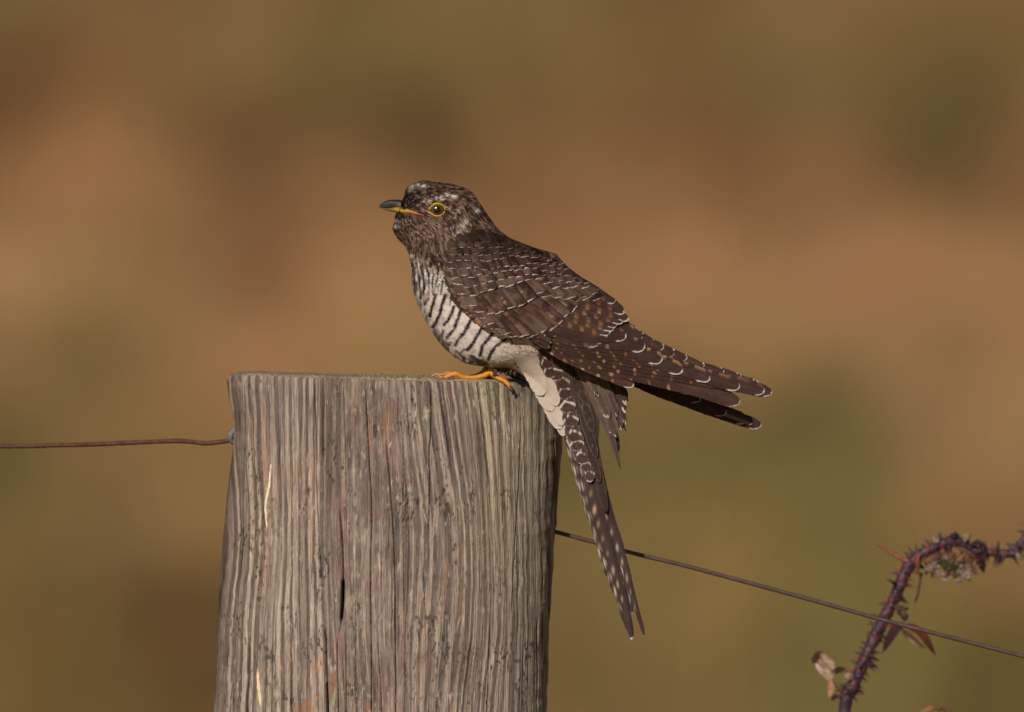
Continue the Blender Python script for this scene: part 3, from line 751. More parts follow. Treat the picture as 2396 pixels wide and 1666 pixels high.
nose = Vb_[0].mean(0)[None].repeat(NP, 0); tl = Vb_[-1].mean(0)[None].repeat(NP, 0)
Vall = np.concatenate([nose[None], Vb_, tl[None]])
cb_ = bodycol(bx_, by_, bd_) * 0.85
Call = np.concatenate([cb_[:1], cb_, cb_[-1:]])
body_o = mk('body', Vall, grid_faces(NT + 2, NP, True), M_fluff, bird, col=Call, uv=np.stack([np.broadcast_to(PH[:1] * 4, (NT + 2, NP)), np.broadcast_to(np.linspace(0, 60, NT + 2)[:, None], (NT + 2, NP))], -1))
# depth of the near side of the body for a picture position (used to lay the wing on it)
DG = np.full((400, 320), -50.0)
sel = np.linspace(0, len(SEC) - 1, 1600)
TS, PS = np.meshgrid(sel, np.linspace(0, math.pi, 400), indexing='ij')
qx, qy, qd = body(TS, PS)
ii = ((qx - 860) / 2).astype(int).clip(0, 319); jj = ((qy - 400) / 2).astype(int).clip(0, 399)
np.maximum.at(DG, (jj.ravel(), ii.ravel()), qd.ravel())
for _ in range(3):
    DG = (DG + np.roll(DG, 1, 0) + np.roll(DG, -1, 0) + np.roll(DG, 1, 1) + np.roll(DG, -1, 1)) / 5
def bdepth(x, y):
    fx = ((x - 860) / 2).clip(0, 318.9); fy = ((y - 400) / 2).clip(0, 398.9)
    i = fx.astype(int); j = fy.astype(int); fx = fx - i; fy = fy - j
    return (DG[j, i] * (1 - fx) + DG[j, np.minimum(i + 1, 319)] * fx) * (1 - fy) + (DG[np.minimum(j + 1, 399), i] * (1 - fx) + DG[np.minimum(j + 1, 399), np.minimum(i + 1, 319)] * fx) * fy

# small contour feathers over head, neck, breast, belly and back
EYE = (1023.0, 490.5)
GAPE = [(934,484),(953,491),(988,503)]
bag = Bag()
def plumes(N, t0, t1, big, seed):
    rg = np.random.default_rng(seed)
    t = rg.uniform(t0, t1, N); ph = rg.uniform(0, 2 * math.pi, N)
    x, y, d = body(t, ph)
    hd_ = sstep(605, 560, y)
    L = (27 * (1 - hd_) + 22 * hd_) * rg.uniform(.8, 1.2, N); W = (7.2 * (1 - hd_) + 3.0 * hd_) * rg.uniform(.8, 1.2, N)
    L = np.where(t > 13.5, 34, L)
    keep = ~((d > 0) & (((x + L * .5 - EYE[0]) / 25) ** 2 + ((y - EYE[1]) / 19) ** 2 < 1))
    keep &= ~((d > -200) & (x < 998) & (segdist(x + 6, y, GAPE) < 8.0))
    keep &= ~((t < .6) & (np.abs(y - 482) < 15))
    keep &= ((y > 600) == big)
    t, ph, x, y, d, L, W = [q[keep] for q in (t, ph, x, y, d, L, W)]
    N = len(t)
    p0 = np.stack([x, y, d], -1)
    T = np.stack(body(np.minimum(t + .25, 18), ph), -1) - p0; T /= np.linalg.norm(T, axis=1)[:, None] + 1e-9
    sw = ((t < 6) & (y > 498))[:, None] * np.array([.05, .40, 0]) * np.clip((1080 - x) / 80, 0, 1)[:, None]
    T = T + sw; T /= np.linalg.norm(T, axis=1)[:, None]
    S = np.stack(body(t, ph + .05), -1) - p0; S /= np.linalg.norm(S, axis=1)[:, None] + 1e-9
    Nn = np.cross(S, T); Nn /= np.linalg.norm(Nn, axis=1)[:, None] + 1e-9
    out = np.stack(body(t, ph, 3.0), -1) - p0
    Nn *= np.sign((Nn * out).sum(1) + 1e-9)[:, None]
    S = np.cross(T, Nn)
    a = rg.normal(0, .17, N)[:, None]
    T, S = T * np.cos(a) + S * np.sin(a), S * np.cos(a) - T * np.sin(a)
    nv_, nu_ = (8, 6) if big else (6, 4)
    v = np.linspace(0, 1, nv_)[None, :, None]; u = np.linspace(-1, 1, nu_)[None, None]
    W3, L3 = W[:, None, None], L[:, None, None]
    w = W3 * np.clip(np.minimum(.45 + v * 1.6, 1) * np.sqrt(np.clip(1 - ((v - .45) / .57).clip(0, 1) ** 2.4, 0, 1)), .06, 1)
    back3 = (sstep(-14, 14, (x - 1040) * .6 - (y - 640) * .8))[:, None, None]
    lift = rg.uniform(.4, 1.3, N)[:, None, None] * ((.35 + .9 * back3) if big else 1.1)
    hgt = -0.8 + v ** 1.5 * lift * 1.6 + 0.20 * W3 * (1 - u * u) * (.5 if big else 1) - (L3 * L3 / 900 if big else 0) * v * v * .8
    ln = L3 * v * (1 - .10 * u * u * v) + rg.uniform(-1, 1, (N, nv_, nu_)) * (v > .8) * (1.6 if big else 1.2)
    pos = p0[:, None, None] + T[:, None, None] * ln[..., None] + S[:, None, None] * (u * w)[..., None] + Nn[:, None, None] * hgt[..., None]
    c = bodycol(pos[..., 0], pos[..., 1], pos[..., 2])
    y3, x3 = y[:, None, None], x[:, None, None]
    brown = ((y3 < 600) | (back3 > .5)) + 0 * (u + v)
    r0 = rg.random(N)[:, None, None]; r1 = rg.random(N)[:, None, None]
    dark = (r0 < .42)
    stre = (r0 > .74) & (y3 > 470) & (x3 > 0) & (back3 < .5)
    tipm = sstep(.60, .92, v) * (r0 >= .42) * (r0 <= .80) + 0 * u
    m = np.where(stre + 0 * (u + v) > 0, sstep(.95, .2, np.abs(u)) * sstep(.1, .4, v), tipm) * (.40 + .6 * r1)
    crownw = sstep(474, 448, y3) * sstep(1110, 1050, x3)
    m = m * (1 - .35 * crownw) * brown * (1 - .55 * back3)
    c = mixc(c, np.array((0.42, 0.34, 0.29)), np.clip(m, 0, 1))
    c = c * np.where(brown > 0, np.where(dark, .40, 1.0) * (.75 + .5 * r1), 1.0)[..., None]
    c = c * np.where(brown > 0, 1.0, .93 + .14 * r1)[..., None]
    c = warm(c, 1.2, 1.0)
    V = P(pos[..., 0], pos[..., 1], DM + pos[..., 2])
    F = grid_faces(nv_, nu_)[None] + (np.arange(N) * nv_ * nu_)[:, None, None]
    UV = np.stack(np.broadcast_arrays(u * W3 / 6 + np.arange(N)[:, None, None] * .37, v * L3 / 10), -1)
    bag.add(V.reshape(-1, 3), F.reshape(-1, 4), c.reshape(-1, 3), UV.reshape(-1, 2))
plumes(9500, .15, 9.2, False, 31)
plumes(9000, 6.5, 14.6, True, 32)
bf = bag.build('contour_feathers', M_fluff, body_o)
tag(bf, kind='stuff')

# ---- eye
ex, ey = EYE
ed = float(bdepth(np.array([ex]), np.array([ey]))[0]) + DM
ER = 22.0
na, nb = 48, 40
th = np.linspace(0, math.pi, nb)[:, None]; fi = np.linspace(0, 2 * math.pi, na, endpoint=False)[None]
sx_ = np.sin(th) * np.cos(fi); sy_ = np.sin(th) * np.sin(fi); sz_ = np.cos(th) + 0 * fi
rho = np.hypot(sx_, sy_) * ER * (sz_ > 0) + 99 * (sz_ <= 0)
ec = mixc((0.004, 0.003, 0.003), (0.060, 0.022, 0.010), sstep(7.4, 8.8, rho))
ec = mixc(ec, (0.13, 0.075, 0.008), sstep(9.5, 12.5, rho)); ec = mixc(ec, (0.03, .02, .008), sstep(13, 15, rho))
Vv = P(ex + sx_ * ER, ey + .5 + sy_ * ER, ed - 14.5 + sz_ * ER)
eye = mk('eye', Vv, grid_faces(nb, na, True), M_eye, bird, col=ec)
a = np.linspace(0, 2 * math.pi, 41)
rx = np.where(np.cos(a) > 0, 17.2, 18.0 + 4.8 * np.clip(-np.cos(a), 0, 1) ** 10)
ring = np.stack([ex + 0.5 + rx * np.cos(a), ey + 14.6 * np.sin(a) * (1 - .42 * np.clip(-np.cos(a), 0, 1) ** 3) + 4.5 * np.clip(-np.cos(a), 0, 1) ** 6, 0 * a], -1)
ring[:, 2] = ed + 1.5 - 0.012 * ((ring[:, 0] - ex) ** 2)
V, F, U = tube(ring, np.full(41, 2.2), 8, 160)
mk('eye_ring', V, F, M_ring, eye, col=np.full((len(V), 3), (0.52, 0.34, 0.015)))
V, F, U = tube(np.stack([ex + .5 + (ring[:, 0] - ex - .5) * np.where(ring[:, 0] < ex - 14, .78, .88), ey + (ring[:, 1] - ey) * .86, ring[:, 2] - 1.0], -1), np.full(41, 2.2), 8, 160)
mk('eyelid', V, F, M_ring, eye, col=np.full((len(V), 3), (0.05, 0.035, 0.006)))
# the same on the far side of the head
Vv = P(ex + sx_ * ER, ey + .5 + sy_ * ER, 2 * DM - ed + 14.5 - sz_ * ER)
eye2 = mk('eye', Vv, grid_faces(nb, na, True)[:, ::-1], M_eye, bird, col=ec)
r2 = ring.copy(); r2[:, 2] = 2 * DM - ring[:, 2]
V, F, U = tube(r2, np.full(41, 2.0), 8, 120)
mk('eye_ring', V, F, M_ring, eye2, col=np.full((len(V), 3), (0.52, 0.34, 0.015)))

# ---- bill
def mandible(name, up, lo, hw, colf, base_in=0):
    up = np.array(up, float); lo = np.array(lo, float); n = 60
    v = np.linspace(0, 1, n)
    A = cr_arc(up, v); B = cr_arc(lo, v); H = np.interp(v, np.linspace(0, 1, len(hw)), hw)
    M_ = (A + B) / 2; H = np.where(M_[:, 0] > 928, np.maximum(H, bdepth(M_[:, 0], M_[:, 1]) + 2.2), H)
    ph = np.linspace(0, 2 * math.pi, 28, endpoint=False)[None]
    c = (A + B) / 2; h = (A - B) / 2
    x = c[:, 0][:, None] + h[:, 0][:, None] * np.cos(ph); y = c[:, 1][:, None] + h[:, 1][:, None] * np.cos(ph)
    d = H[:, None] * np.sign(np.sin(ph)) * np.abs(np.sin(ph)) ** .8
    V = P(x, y, DM + d)
    V = np.concatenate([V[:1].mean(1, keepdims=True).repeat(28, 1), V, V[-1:].mean(1, keepdims=True).repeat(28, 1)])
    C = colf(x, y, v[:, None] + 0 * x, np.cos(ph) + 0 * x); C = np.concatenate([C[:1], C, C[-1:]])
    return mk(name, V, grid_faces(n + 2, 28, True), M_bill, bird, col=C)
def upc(x, y, v, e):
    c = mixc((0.017, 0.016, 0.018), (0.045, 0.036, 0.026), sstep(.3, -.6, e))
    c = mixc(c, (0.24, 0.17, 0.09), np.exp(-((x - 935) / 7.0) ** 2 - ((y - 480) / 4.0) ** 2) * .8)
    c = mixc(c, (0.012, .01, .01), np.exp(-((x - 945) / 3.5) ** 2 - ((y - 477.5) / 2.2) ** 2))
    return mixc(c, (0.16, 0.15, 0.14), sstep(.10, 0, v) * .5)
def loc(x, y, v, e):
    c = mixc((0.10, 0.080, 0.018), (0.42, 0.26, 0.012), sstep(905, 945, x))
    c = mixc(c, (0.62, 0.16, 0.012), sstep(948, 964, x) * (.6 + .4 * vn(x / 3, y / 2, 7)))
    c = mixc(c, (0.55, 0.085, 0.012), sstep(970, 984, x))
    return mixc(c, (0.09, 0.06, 0.03), sstep(-.35, -1, e) * .6 * sstep(960, 940, x))
mandible('upper_bill', [(886,485.5),(889,479),(895,474),(906,469),(918,467),(935,467.5),(952,470)], [(886.3,486),(890,486.5),(897,486.5),(912,487),(926,487),(940,488.5),(954,491)], [.6, 3.6, 6.5, 9.5, 13, 17, 20], upc)
mandible('lower_bill', [(891,486),(905,487),(916,486),(928,483),(940,486),(953,484.5),(969,490.5),(991,501.5)], [(892,488),(900,490.5),(913,494.5),(927,498),(944,503),(962,504),(975,506),(992,507.5)], [1, 5, 9, 13, 22, 36, 48, 52], loc)

# ---- legs and feet
def leg(side):
    r = bird
    if side > 0: d0 = DM - 6; ox = 0
    else: d0 = DM - 76; ox = -14
    def pt(l): return [(x + ox, y, d0 + z) for x, y, z in l]
    yel = (0.60, 0.235, 0.008)
    V, F, U = tube(pt([(1172,838,-4),(1162,850,0),(1154,858,2),(1149,866,4),(1143,873,4)]), [7, 6.5, 6.2, 7.2, 6.5], 14, 90, bump=.08, rings=.05)
    c = np.tile(np.array(yel), (len(V), 1))
    f = mk('foot', V, F, M_leg, r, col=c)
    dz = 0 if side > 0 else -2
    inner = [(1147,871,4),(1136,877,5),(1124,881,6),(1105,884,7),(1087,883,8),(1076,879,9),(1066,875,10),(1056,877,10),(1047,881,10),(1040,884,10)]
    V, F, U = tube(pt(inner), [6.5, 6.2, 5.6, 5.5, 5.4, 5.8, 6.3, 6.2, 5.6, 4.2], 14, 170, bump=.12, seed=3, rings=.05)
    tx_ = V[:, 0] / K + 1198
    cc = mixc(yel, (0.58, 0.22, 0.06), sstep(1085, 1060, tx_) * .8)
    mk('toe', V, F, M_leg, f, col=cc)
    V, F, U = tube(pt([(1046,877,10),(1036,876,10),(1027,879,10),(1018,884,10)]), [3.6, 3.3, 2.4, .6], 8, 30)
    mk('claw', V, F, M_bill, f, col=np.full((len(V), 3), (0.42, 0.21, 0.12)))
    if side > 0:
        outer = [(1147,871,8),(1156,879,10),(1166,885,14),(1176,889,18),(1184,894,23),(1191,902,27),(1195,910,27)]
        V, F, U = tube(pt(outer), [6, 6, 5.6, 5.4, 5.6, 5.0, 3.6], 14, 130, bump=.12, seed=8, rings=.05)
        tx_ = V[:, 0] / K + 1198
        mk('toe', V, F, M_leg, f, col=mixc(yel, (0.50, 0.20, 0.05), sstep(1178, 1194, tx_) * .8))
        V, F, U = tube(pt([(1193,904,29),(1197,911,31),(1199,918,28),(1198,925,22)]), [3.4, 3.2, 2.2, .6], 8, 30)
        mk('claw', V, F, M_bill, f, col=np.full((len(V), 3), (0.10, 0.05, 0.035)))
        tl_ = [[(1150,874,0),(1164,884,-18),(1178,889,-38),(1190,891,-50)], [(1140,876,2),(1120,884,-20),(1100,887,-38),(1084,888,-50)]]
    else:
        tl_ = [[(1147,871,0),(1160,883,-12),(1174,889,-26),(1188,891,-34)], [(1140,876,2),(1120,884,-20),(1100,887,-38),(1084,888,-50)]]
    for l in tl_:
        V, F, U = tube(pt(l), [5.5, 5.2, 5, 4], 12, 50, bump=.10, seed=5)
        mk('toe', V, F, M_leg, f, col=np.full((len(V), 3), yel))
        e0, e1 = np.array(l[-2]), np.array(l[-1]); dr = (e1 - e0) / np.linalg.norm(e1 - e0)
        V, F, U = tube(pt([tuple(e1 - dr * 2), tuple(e1 + dr * 7 + [0, -1, 0]), tuple(e1 + dr * 14 + [0, 3, 0])]), [3.2, 2.6, .5], 8, 16)
        mk('claw', V, F, M_bill, f, col=np.full((len(V), 3), (0.12, 0.06, 0.04)))
    # feathered thigh
    if side < 0: return
    V, F, U = tube(pt([(1222,820,-6),(1200,838,-4),(1182,852,-2),(1166,860,0),(1158,863,2)]), [24, 18, 12, 8, 6], 16, 40, bump=.10, seed=2)
    mk('thigh', V, F, M_fluff, r, col=np.full((len(V), 3), (0.055, 0.034, 0.028)), uv=U * 3)
leg(1); leg(-1)

# ---- wing surface
wA = np.array([1000.0, 585.0]); we = np.array([0.9225, 0.386]); wn_ = np.array([-0.386, 0.9225])
def wingsurf(x, y):
    rx_, ry_ = x - wA[0], y - wA[1]
    s = rx_ * we[0] + ry_ * we[1]; c = rx_ * wn_[0] + ry_ * wn_[1]
    cu = np.interp(s, [0, 123, 239, 325, 450, 517, 646, 873], [-60, -115, -103, -88, -64, -40, -20, -12])
    cl = np.interp(s, [0, 94, 175, 279, 396, 526, 650, 799, 873], [40, 74, 98, 107, 120, 120, 92, 59, 14])
    cn = (c - cu) / (cl - cu)
    hd = np.interp(s, [-20, 0, 60, 130, 240, 350, 450, 550, 700, 873], [60, 78, 104, 116, 126, 120, 104, 84, 62, 44])
    tp = np.interp(s, [0, 240, 450, 520, 650, 873], [60, 14, 14, 40, 44, 36])
    q = np.sin(np.pi / 2 * np.clip(cn / .62, 0, 1)) ** .8
    d = tp + (hd - tp) * q - .10 * hd * np.clip(cn - .75, 0, .5) ** 1.0
    bd = bdepth(x, y)
    return np.maximum(d, bd + 5 + 0 * d)

def outline_w(v, L, W, tipr, base=.5, pe=2.1, mw=.03):
    tv = min(.48, tipr * W / L)
    a = np.clip((v - (1 - tv)) / tv, 0, 1)
    return W * (base + (1 - base) * sstep(0, .35, v)) * np.sqrt(np.clip(1 - a ** pe, 0, 1)).clip(mw)

OUTX = np.array([(1100,440),(1116,468),(1141,502),(1158,527),(1176,543),(1193,556),(1220,567),(1246,577),(1262,582),(1302,593),(1313,607),(1334,628),(1360,647),(1400,671),(1440,699),(1457,716),(1462,730),(1473,743),(1487,764),(1528,792),(1600,826),(1641,846),(1700,862)], float)
def feather(name, path, W, pat, parent, dfun=None, base_off=-4.0, tip_off=2.5, tilt=0.0, camber=.16, nv=None, nu=11, tipr=1.25, base=.5, seed=0, taper=None, mir=False, bagto=None, pe=2.1, fray=2.0, sh=0.0, mw=.03):
    path = np.asarray(path, float)
    pl = path[:, :2]
    L = float(np.linalg.norm(np.diff(cr(pl, 60), axis=0), axis=1).sum())
    nv = nv or int(np.clip(L / 2.6, 14, 150))
    # denser rows at the tip
    v = 1 - (1 - np.linspace(0, 1, nv)) ** (1.5 if L > 120 else 1.15)
    q = cr_arc(path, v)
    T = np.gradient(q[:, :2], axis=0); T /= np.linalg.norm(T, axis=1)[:, None] + 1e-9
    Nn = np.stack([-T[:, 1], T[:, 0]], -1)
    u = np.linspace(-1, 1, nu)[None]; v = v[:, None]
    w = outline_w(v, L, W, tipr, base, pe, mw)
    if taper: w = w * np.interp(v, taper[0], taper[1])
    rg = np.random.default_rng(seed + 11)
    edge = 1 + (.10 * (vn(v * L / 5 + seed, np.sign(u) * 3 + 0 * v, seed) - .5) + .06 * (vn(v * L / 1.7, np.sign(u) * 3 + 0 * v, seed + 4) - .5)) * np.abs(u) ** 4
    x = q[:, :1] + Nn[:, :1] * u * w * edge; y = q[:, 1:2] + Nn[:, 1:2] * u * w * edge
    fr_ = fray * (vn(u * W * .55 + seed, v * 0 + 1, seed + 5) + .6 * vn(u * W * 1.3 + seed, v * 0 + 1, seed + 6) - .8) * sstep(1 - 26 / max(L, 40), 1, v)
    fr_ = fr_ + sh * u * w * sstep(.35, 1, v)
    x = x + T[:, :1] * fr_; y = y + T[:, 1:2] * fr_
    if dfun is not None or mir or name[:8] == 'shoulder': y = np.maximum(y, np.interp(x, OUTX[:, 0], OUTX[:, 1]) + 1 + .8 * (vn(x / 4, y * 0, seed) - .5))
    off = base_off + (tip_off - base_off) * v ** 1.1 + tilt * u * W * .12 + camber * W * (1 - u * u) * np.minimum(1, v * 3) - .25 * camber * W
    if path.shape[1] > 2:
        d = q[:, 2:3] + off
        if name in ('tail_covert', 'undertail_covert', 'rump_feather'): d = np.maximum(d, bdepth(x, y) + 1.0 + q[:, 2:3] * .12 + .6 * off)
    else: d = dfun(x, y) + off
    c = pat(u + 0 * v, v + 0 * u, L, W, seed)
    shaft = sstep(.13, .03, np.abs(u)) * (v > .05)
    c = mixc(c, c * 1.0 + np.array((.035, .025, .02)), shaft * .35)
    dd_ = -d if mir else d
    c = warm(c)
    V = P(x, y, DM + dd_)
    UV = np.stack(np.broadcast_arrays(u * W / 20 + seed * .13, (v * L - np.abs(u) * W * .9) / 20 + seed * .71), -1)
    F = grid_faces(nv, nu)
    if mir: F = F[:, ::-1]
    if bagto is not None:
        bagto.add(V, F, c.reshape(-1, 3), UV); return None
    return mk(name, V, F, M_feather, parent, col=c, uv=UV)

def rim(u, v, L, W, seed, width, v0, bias=0.0, tipr=1.25):
    """pale edge near the feather tip; width in px"""
    tv = min(.48, tipr * W / L)
    a = np.clip((v - (1 - tv)) / tv, 0, 1)
    halfw = np.sqrt(np.clip(1 - a ** 2.1, 0, 1)) * W
    e = np.minimum((1 - np.abs(u)) * W * 1.0 + 0 * v, 1e3)          # distance across to the side edge
    e2 = (1 - v) * L
    # distance to rounded outline: side edges count only towards the tip
    side = (1 - np.abs(u)) * np.maximum(halfw, .5)
    k = np.minimum(e2, side + np.clip((v0 - v) * L, 0, None) * .8 + np.clip(-.15 - u, 0, 1) * L * .10)
    wd = width * (.65 + .7 * vn(u * 2.5 + seed, v * L / 7, seed + 9)) * (1 + bias * u)
    return sstep(wd, wd * .55, k)

WHT = np.array((0.56, 0.50, 0.46))
def pat_covert(dark=1.0, rw=2.6, buff=.5, grey=.4, v0=.80, spots=0, wa=1.0):
    def f(u, v, L, W, seed):
        n = fbm(u * 1.2 + seed * 1.7, v * L / 14 + seed, seed + 1, 3)
        rnd = hsh(np.array(seed), np.array(3), 5)
        c = mixc(np.array((0.040, 0.019, 0.0145)) * dark, np.array((0.108, 0.060, 0.044)) * dark, np.clip(sstep(.35, .68, n) * (.35 + .9 * rnd), 0, 1.2))
        rn4 = hsh(np.array(seed), np.array(77), 5)
        c = c * (.62 + .95 * rn4)
        c = mixc(c, np.array((0.135, 0.105, 0.080)) * dark, .55 * grey * (rn4 > .7) * sstep(.5, .8, v))
        g = sstep(.3, .9, u * (1 if rnd > .4 else -1)) * grey
        c = mixc(c, np.array((0.170, 0.112, 0.083)) * dark, g * sstep(.3, .6, v))
        r2 = hsh(np.array(seed), np.array(8), 5)
        b = np.exp(-((u - .6 + .5 * r2) / .22) ** 2) * sstep(.50, .68, v) * sstep(.9, .74, v) * sstep(.35, .6, fbm(u * 4 + seed, v * L / 6, seed + 3)) * (r2 < buff)
        c = mixc(c, (0.36, 0.24, 0.15), b * .8)
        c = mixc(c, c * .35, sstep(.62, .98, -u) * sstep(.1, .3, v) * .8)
        for k in range(spots):
            b = sstep(.35, .6, u) * np.exp(-((v - .82 + .16 * k + .03 * rnd) / .028) ** 2)
            c = mixc(c, (0.34, 0.19, 0.09), b * .75)
        ed = (1 - v) * L + rw * .7 * np.clip(-u, 0, 1) + 1.2 * (vn(u * W * .35 + seed, v * 0, seed + 21) - .5)
        wd_ = rw * (.55 + .5 * vn(u * 1.5 + seed, v * 0, seed + 9))
        r = sstep(wd_ * 1.1, wd_ * .4, ed) * sstep(1.06, .96, np.abs(u)) * wa
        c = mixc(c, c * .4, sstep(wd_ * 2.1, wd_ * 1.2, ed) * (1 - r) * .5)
        return mixc(c, WHT * (.72 + .35 * rnd), r * (.6 + .4 * sstep(.2, .5, vn(u * 3 + seed, v * 0, seed + 31))))
    return f
def pat_barred(off=0.0, n_=4, step=30., rw=2.4, amp=1.0):
    def f(u, v, L, W, seed):
        n = fbm(u * 1.2 + seed * 1.7, v * L / 14 + seed, seed + 1, 3)
        c = mixc((0.040, 0.022, 0.016), (0.082, 0.050, 0.037), n)
        s = (1 - v) * L - off
        for k in range(n_):
            b = sstep(5.6, 3.4, np.abs(s - step * (k + 1) + 3 * u)) * sstep(-.30, .15, u) * sstep(1.02, .9, u) * amp * (.45 + .55 * vn(s * .11 + seed * 3, u * 0, 6))
            c = mixc(c, mixc((0.22, 0.105, 0.05), (0.34, 0.24, 0.15), sstep(.3, .9, u)), b * .85)
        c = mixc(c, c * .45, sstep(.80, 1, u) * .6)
        return mixc(c, WHT * .9, rim(u, v, L, W, seed, rw, .86))
    return f
def pat_primary(first=60., step=46., nb=6, rw=3.2, tone=1.0, side=1, ss=5.0, v0=.93, edge=0.0, rufous=(0.25, 0.125, 0.066)):
    def f(u, v, L, W, seed):
        n = fbm(u * .8 + seed, v * L / 30, seed + 1, 3)
        c = mixc(np.array((0.032, 0.017, 0.0135)) * tone, np.array((0.066, 0.038, 0.030)) * tone, n)
        s = (1 - v) * L
        for k in range(nb):
            q = s - first - step * k
            uu = u * side
            j = hsh(np.array(seed * 7 + k), np.array(1), 3); q = q + 10 * (j - .5)
            sz_ = ss * (.22 + .75 * hsh(np.array(seed * 5 + k), np.array(2), 4)) * (1.25 - .6 * np.clip(uu, 0, 1) * -1 - .6)
            b = sstep(sz_, sz_ * .55, np.abs(q + 2.5 * (uu - .6))) * sstep(.25, .5, uu) * sstep(1.0, .88, uu)
            c = mixc(c, mixc(np.asarray(rufous) * (.6 + .8 * j), (0.40, 0.30, 0.21), np.array(.5 * (j > .7))), b * .85)
        if edge:
            b = sstep(-.45, -.75, u) * sstep(.50, .62, vn(s / 13 + seed, s * 0, 5)) * edge
            c = mixc(c, mixc((0.24, 0.12, 0.06), (0.38, 0.28, 0.21), sstep(-.7, -1, u)), b * .9)
        r = rim(u, v, L, W, seed, rw, v0)
        return mixc(c, WHT * .85, r)
    return f

def interp_row(pts, sp):
    pts = np.array(pts, float)
    L = np.linalg.norm(np.diff(pts, axis=0), axis=1).sum()
    n = max(2, int(round(L / sp)) + 1)
    return cr_arc(pts, np.linspace(0, 1, n))

def under_shell(mir):
    """thin dark skin under the wing feathers"""
    poly_u = np.array([(1040,588),(1090,562),(1150,556),(1220,578),(1290,610),(1360,655),(1420,700),(1450,740),(1480,790)], float)
    poly_l = np.array([(1042,600),(1060,660),(1088,698),(1126,740),(1200,780),(1260,790),(1330,812),(1400,835),(1440,848)], float)
    nn = 70
    A = cr_arc(poly_u, np.linspace(0, 1, nn)); B = cr_arc(poly_l, np.linspace(0, 1, nn))
    f = np.linspace(0, 1, 30)[None, :, None]
    Q = A[:, None] * (1 - f) + B[:, None] * f
    Q[..., 1] = np.maximum(Q[..., 1], np.interp(Q[..., 0], OUTX[:, 0], OUTX[:, 1]) + 5)
    d = wingsurf(Q[..., 0], Q[..., 1]) - 6
    d2 = d - 5
    V = P(Q[..., 0], Q[..., 1], DM + (-d if mir else d)); V2 = P(Q[..., 0], Q[..., 1], DM + (-d2 if mir else d2))
    F = grid_faces(nn, 30); n = nn * 30
    e = np.concatenate([np.arange(30), np.arange(1, nn) * 30 + 29, np.arange(28, -1, -1) + (nn - 1) * 30, np.arange(nn - 2, 0, -1) * 30]); er = np.roll(e, -1)
    F = np.vstack([F[:, ::-1], F + n, np.stack([e, er, er + n, e + n], -1)])
    return mk('wing', np.vstack([V.reshape(-1, 3), V2.reshape(-1, 3)]), F, M_feather, bird, col=np.full((2 * n, 3), (0.045, 0.028, 0.022)), uv=np.zeros((2 * n, 2)))

ROWS = [  # tips, angle start, angle end, length, half width, pattern, offset
 ([(1085,568),(1119,566),(1160,566),(1196,572),(1225,580)], 44, 22, 40, 11, dict(wa=.35, dark=.50, rw=1.0, buff=0, grey=.1), 8.5),
 ([(1064,582),(1085,580),(1119,578),(1155,579),(1195,580),(1232,588),(1262,597)], 50, 26, 42, 12, dict(wa=.45, dark=.55, rw=1.6, buff=0, grey=.1), 7.8),
 ([(1060,597),(1085,596),(1110,594),(1150,596),(1190,590),(1225,596),(1262,603),(1292,606)], 56, 30, 44, 12, dict(wa=.55, dark=.65, rw=1.7, buff=0, grey=.2), 7.0),
 ([(1058,613),(1072,611),(1098,611),(1144,613),(1170,607),(1196,599),(1225,601),(1250,604),(1290,612),(1316,618)], 58, 32, 46, 12.5, dict(wa=.7, dark=.75, rw=2.2, buff=.15, grey=.3), 6.2),
 ([(1060,630),(1076,629),(1108,625),(1130,631),(1155,629),(1180,622),(1215,624),(1245,618),(1280,620),(1326,632)], 58, 34, 48, 13, dict(wa=.8, dark=.82, rw=2.3, buff=.3, grey=.45), 5.4),
 ([(1066,648),(1085,645),(1104,648),(1123,645),(1148,643),(1175,635),(1202,634),(1222,630),(1250,626),(1300,640),(1345,652)], 58, 36, 52, 14, dict(wa=.9, dark=.85, rw=2.6, buff=.4, grey=.6), 4.6),
 ([(1072,668),(1095,672),(1120,667),(1145,662),(1170,655),(1200,650),(1225,646),(1258,642),(1290,650),(1320,658),(1372,664)], 58, 36, 56, 15, dict(dark=.9, rw=2.6, buff=.5, grey=.7), 3.8),
 ([(1082,690),(1105,692),(1127,685),(1153,678),(1170,673),(1187,672),(1202,665),(1222,658),(1259,652),(1290,668),(1322,674),(1352,672),(1396,678)], 56, 34, 68, 17.5, dict(dark=1.0, rw=3.2, buff=.7, grey=.9), 3.0),
 ([(1104,716),(1121,732),(1143,737),(1161,734),(1181,726),(1206,719),(1232,709),(1249,698),(1266,687),(1296,696),(1330,700),(1360,698),(1384,690)], 52, 34, 80, 18, dict(dark=1.0, rw=3.4, buff=.8, grey=.9), 2.2),
 ([(1128,746),(1153,767),(1185,780),(1220,788),(1248,786),(1268,779),(1292,769),(1310,756),(1322,743),(1338,732),(1346,716),(1360,702),(1398,700)], 44, 32, 92, 17, dict(dark=1.0, rw=2.9, buff=.9, grey=.9, spots=2), 1.4),
]
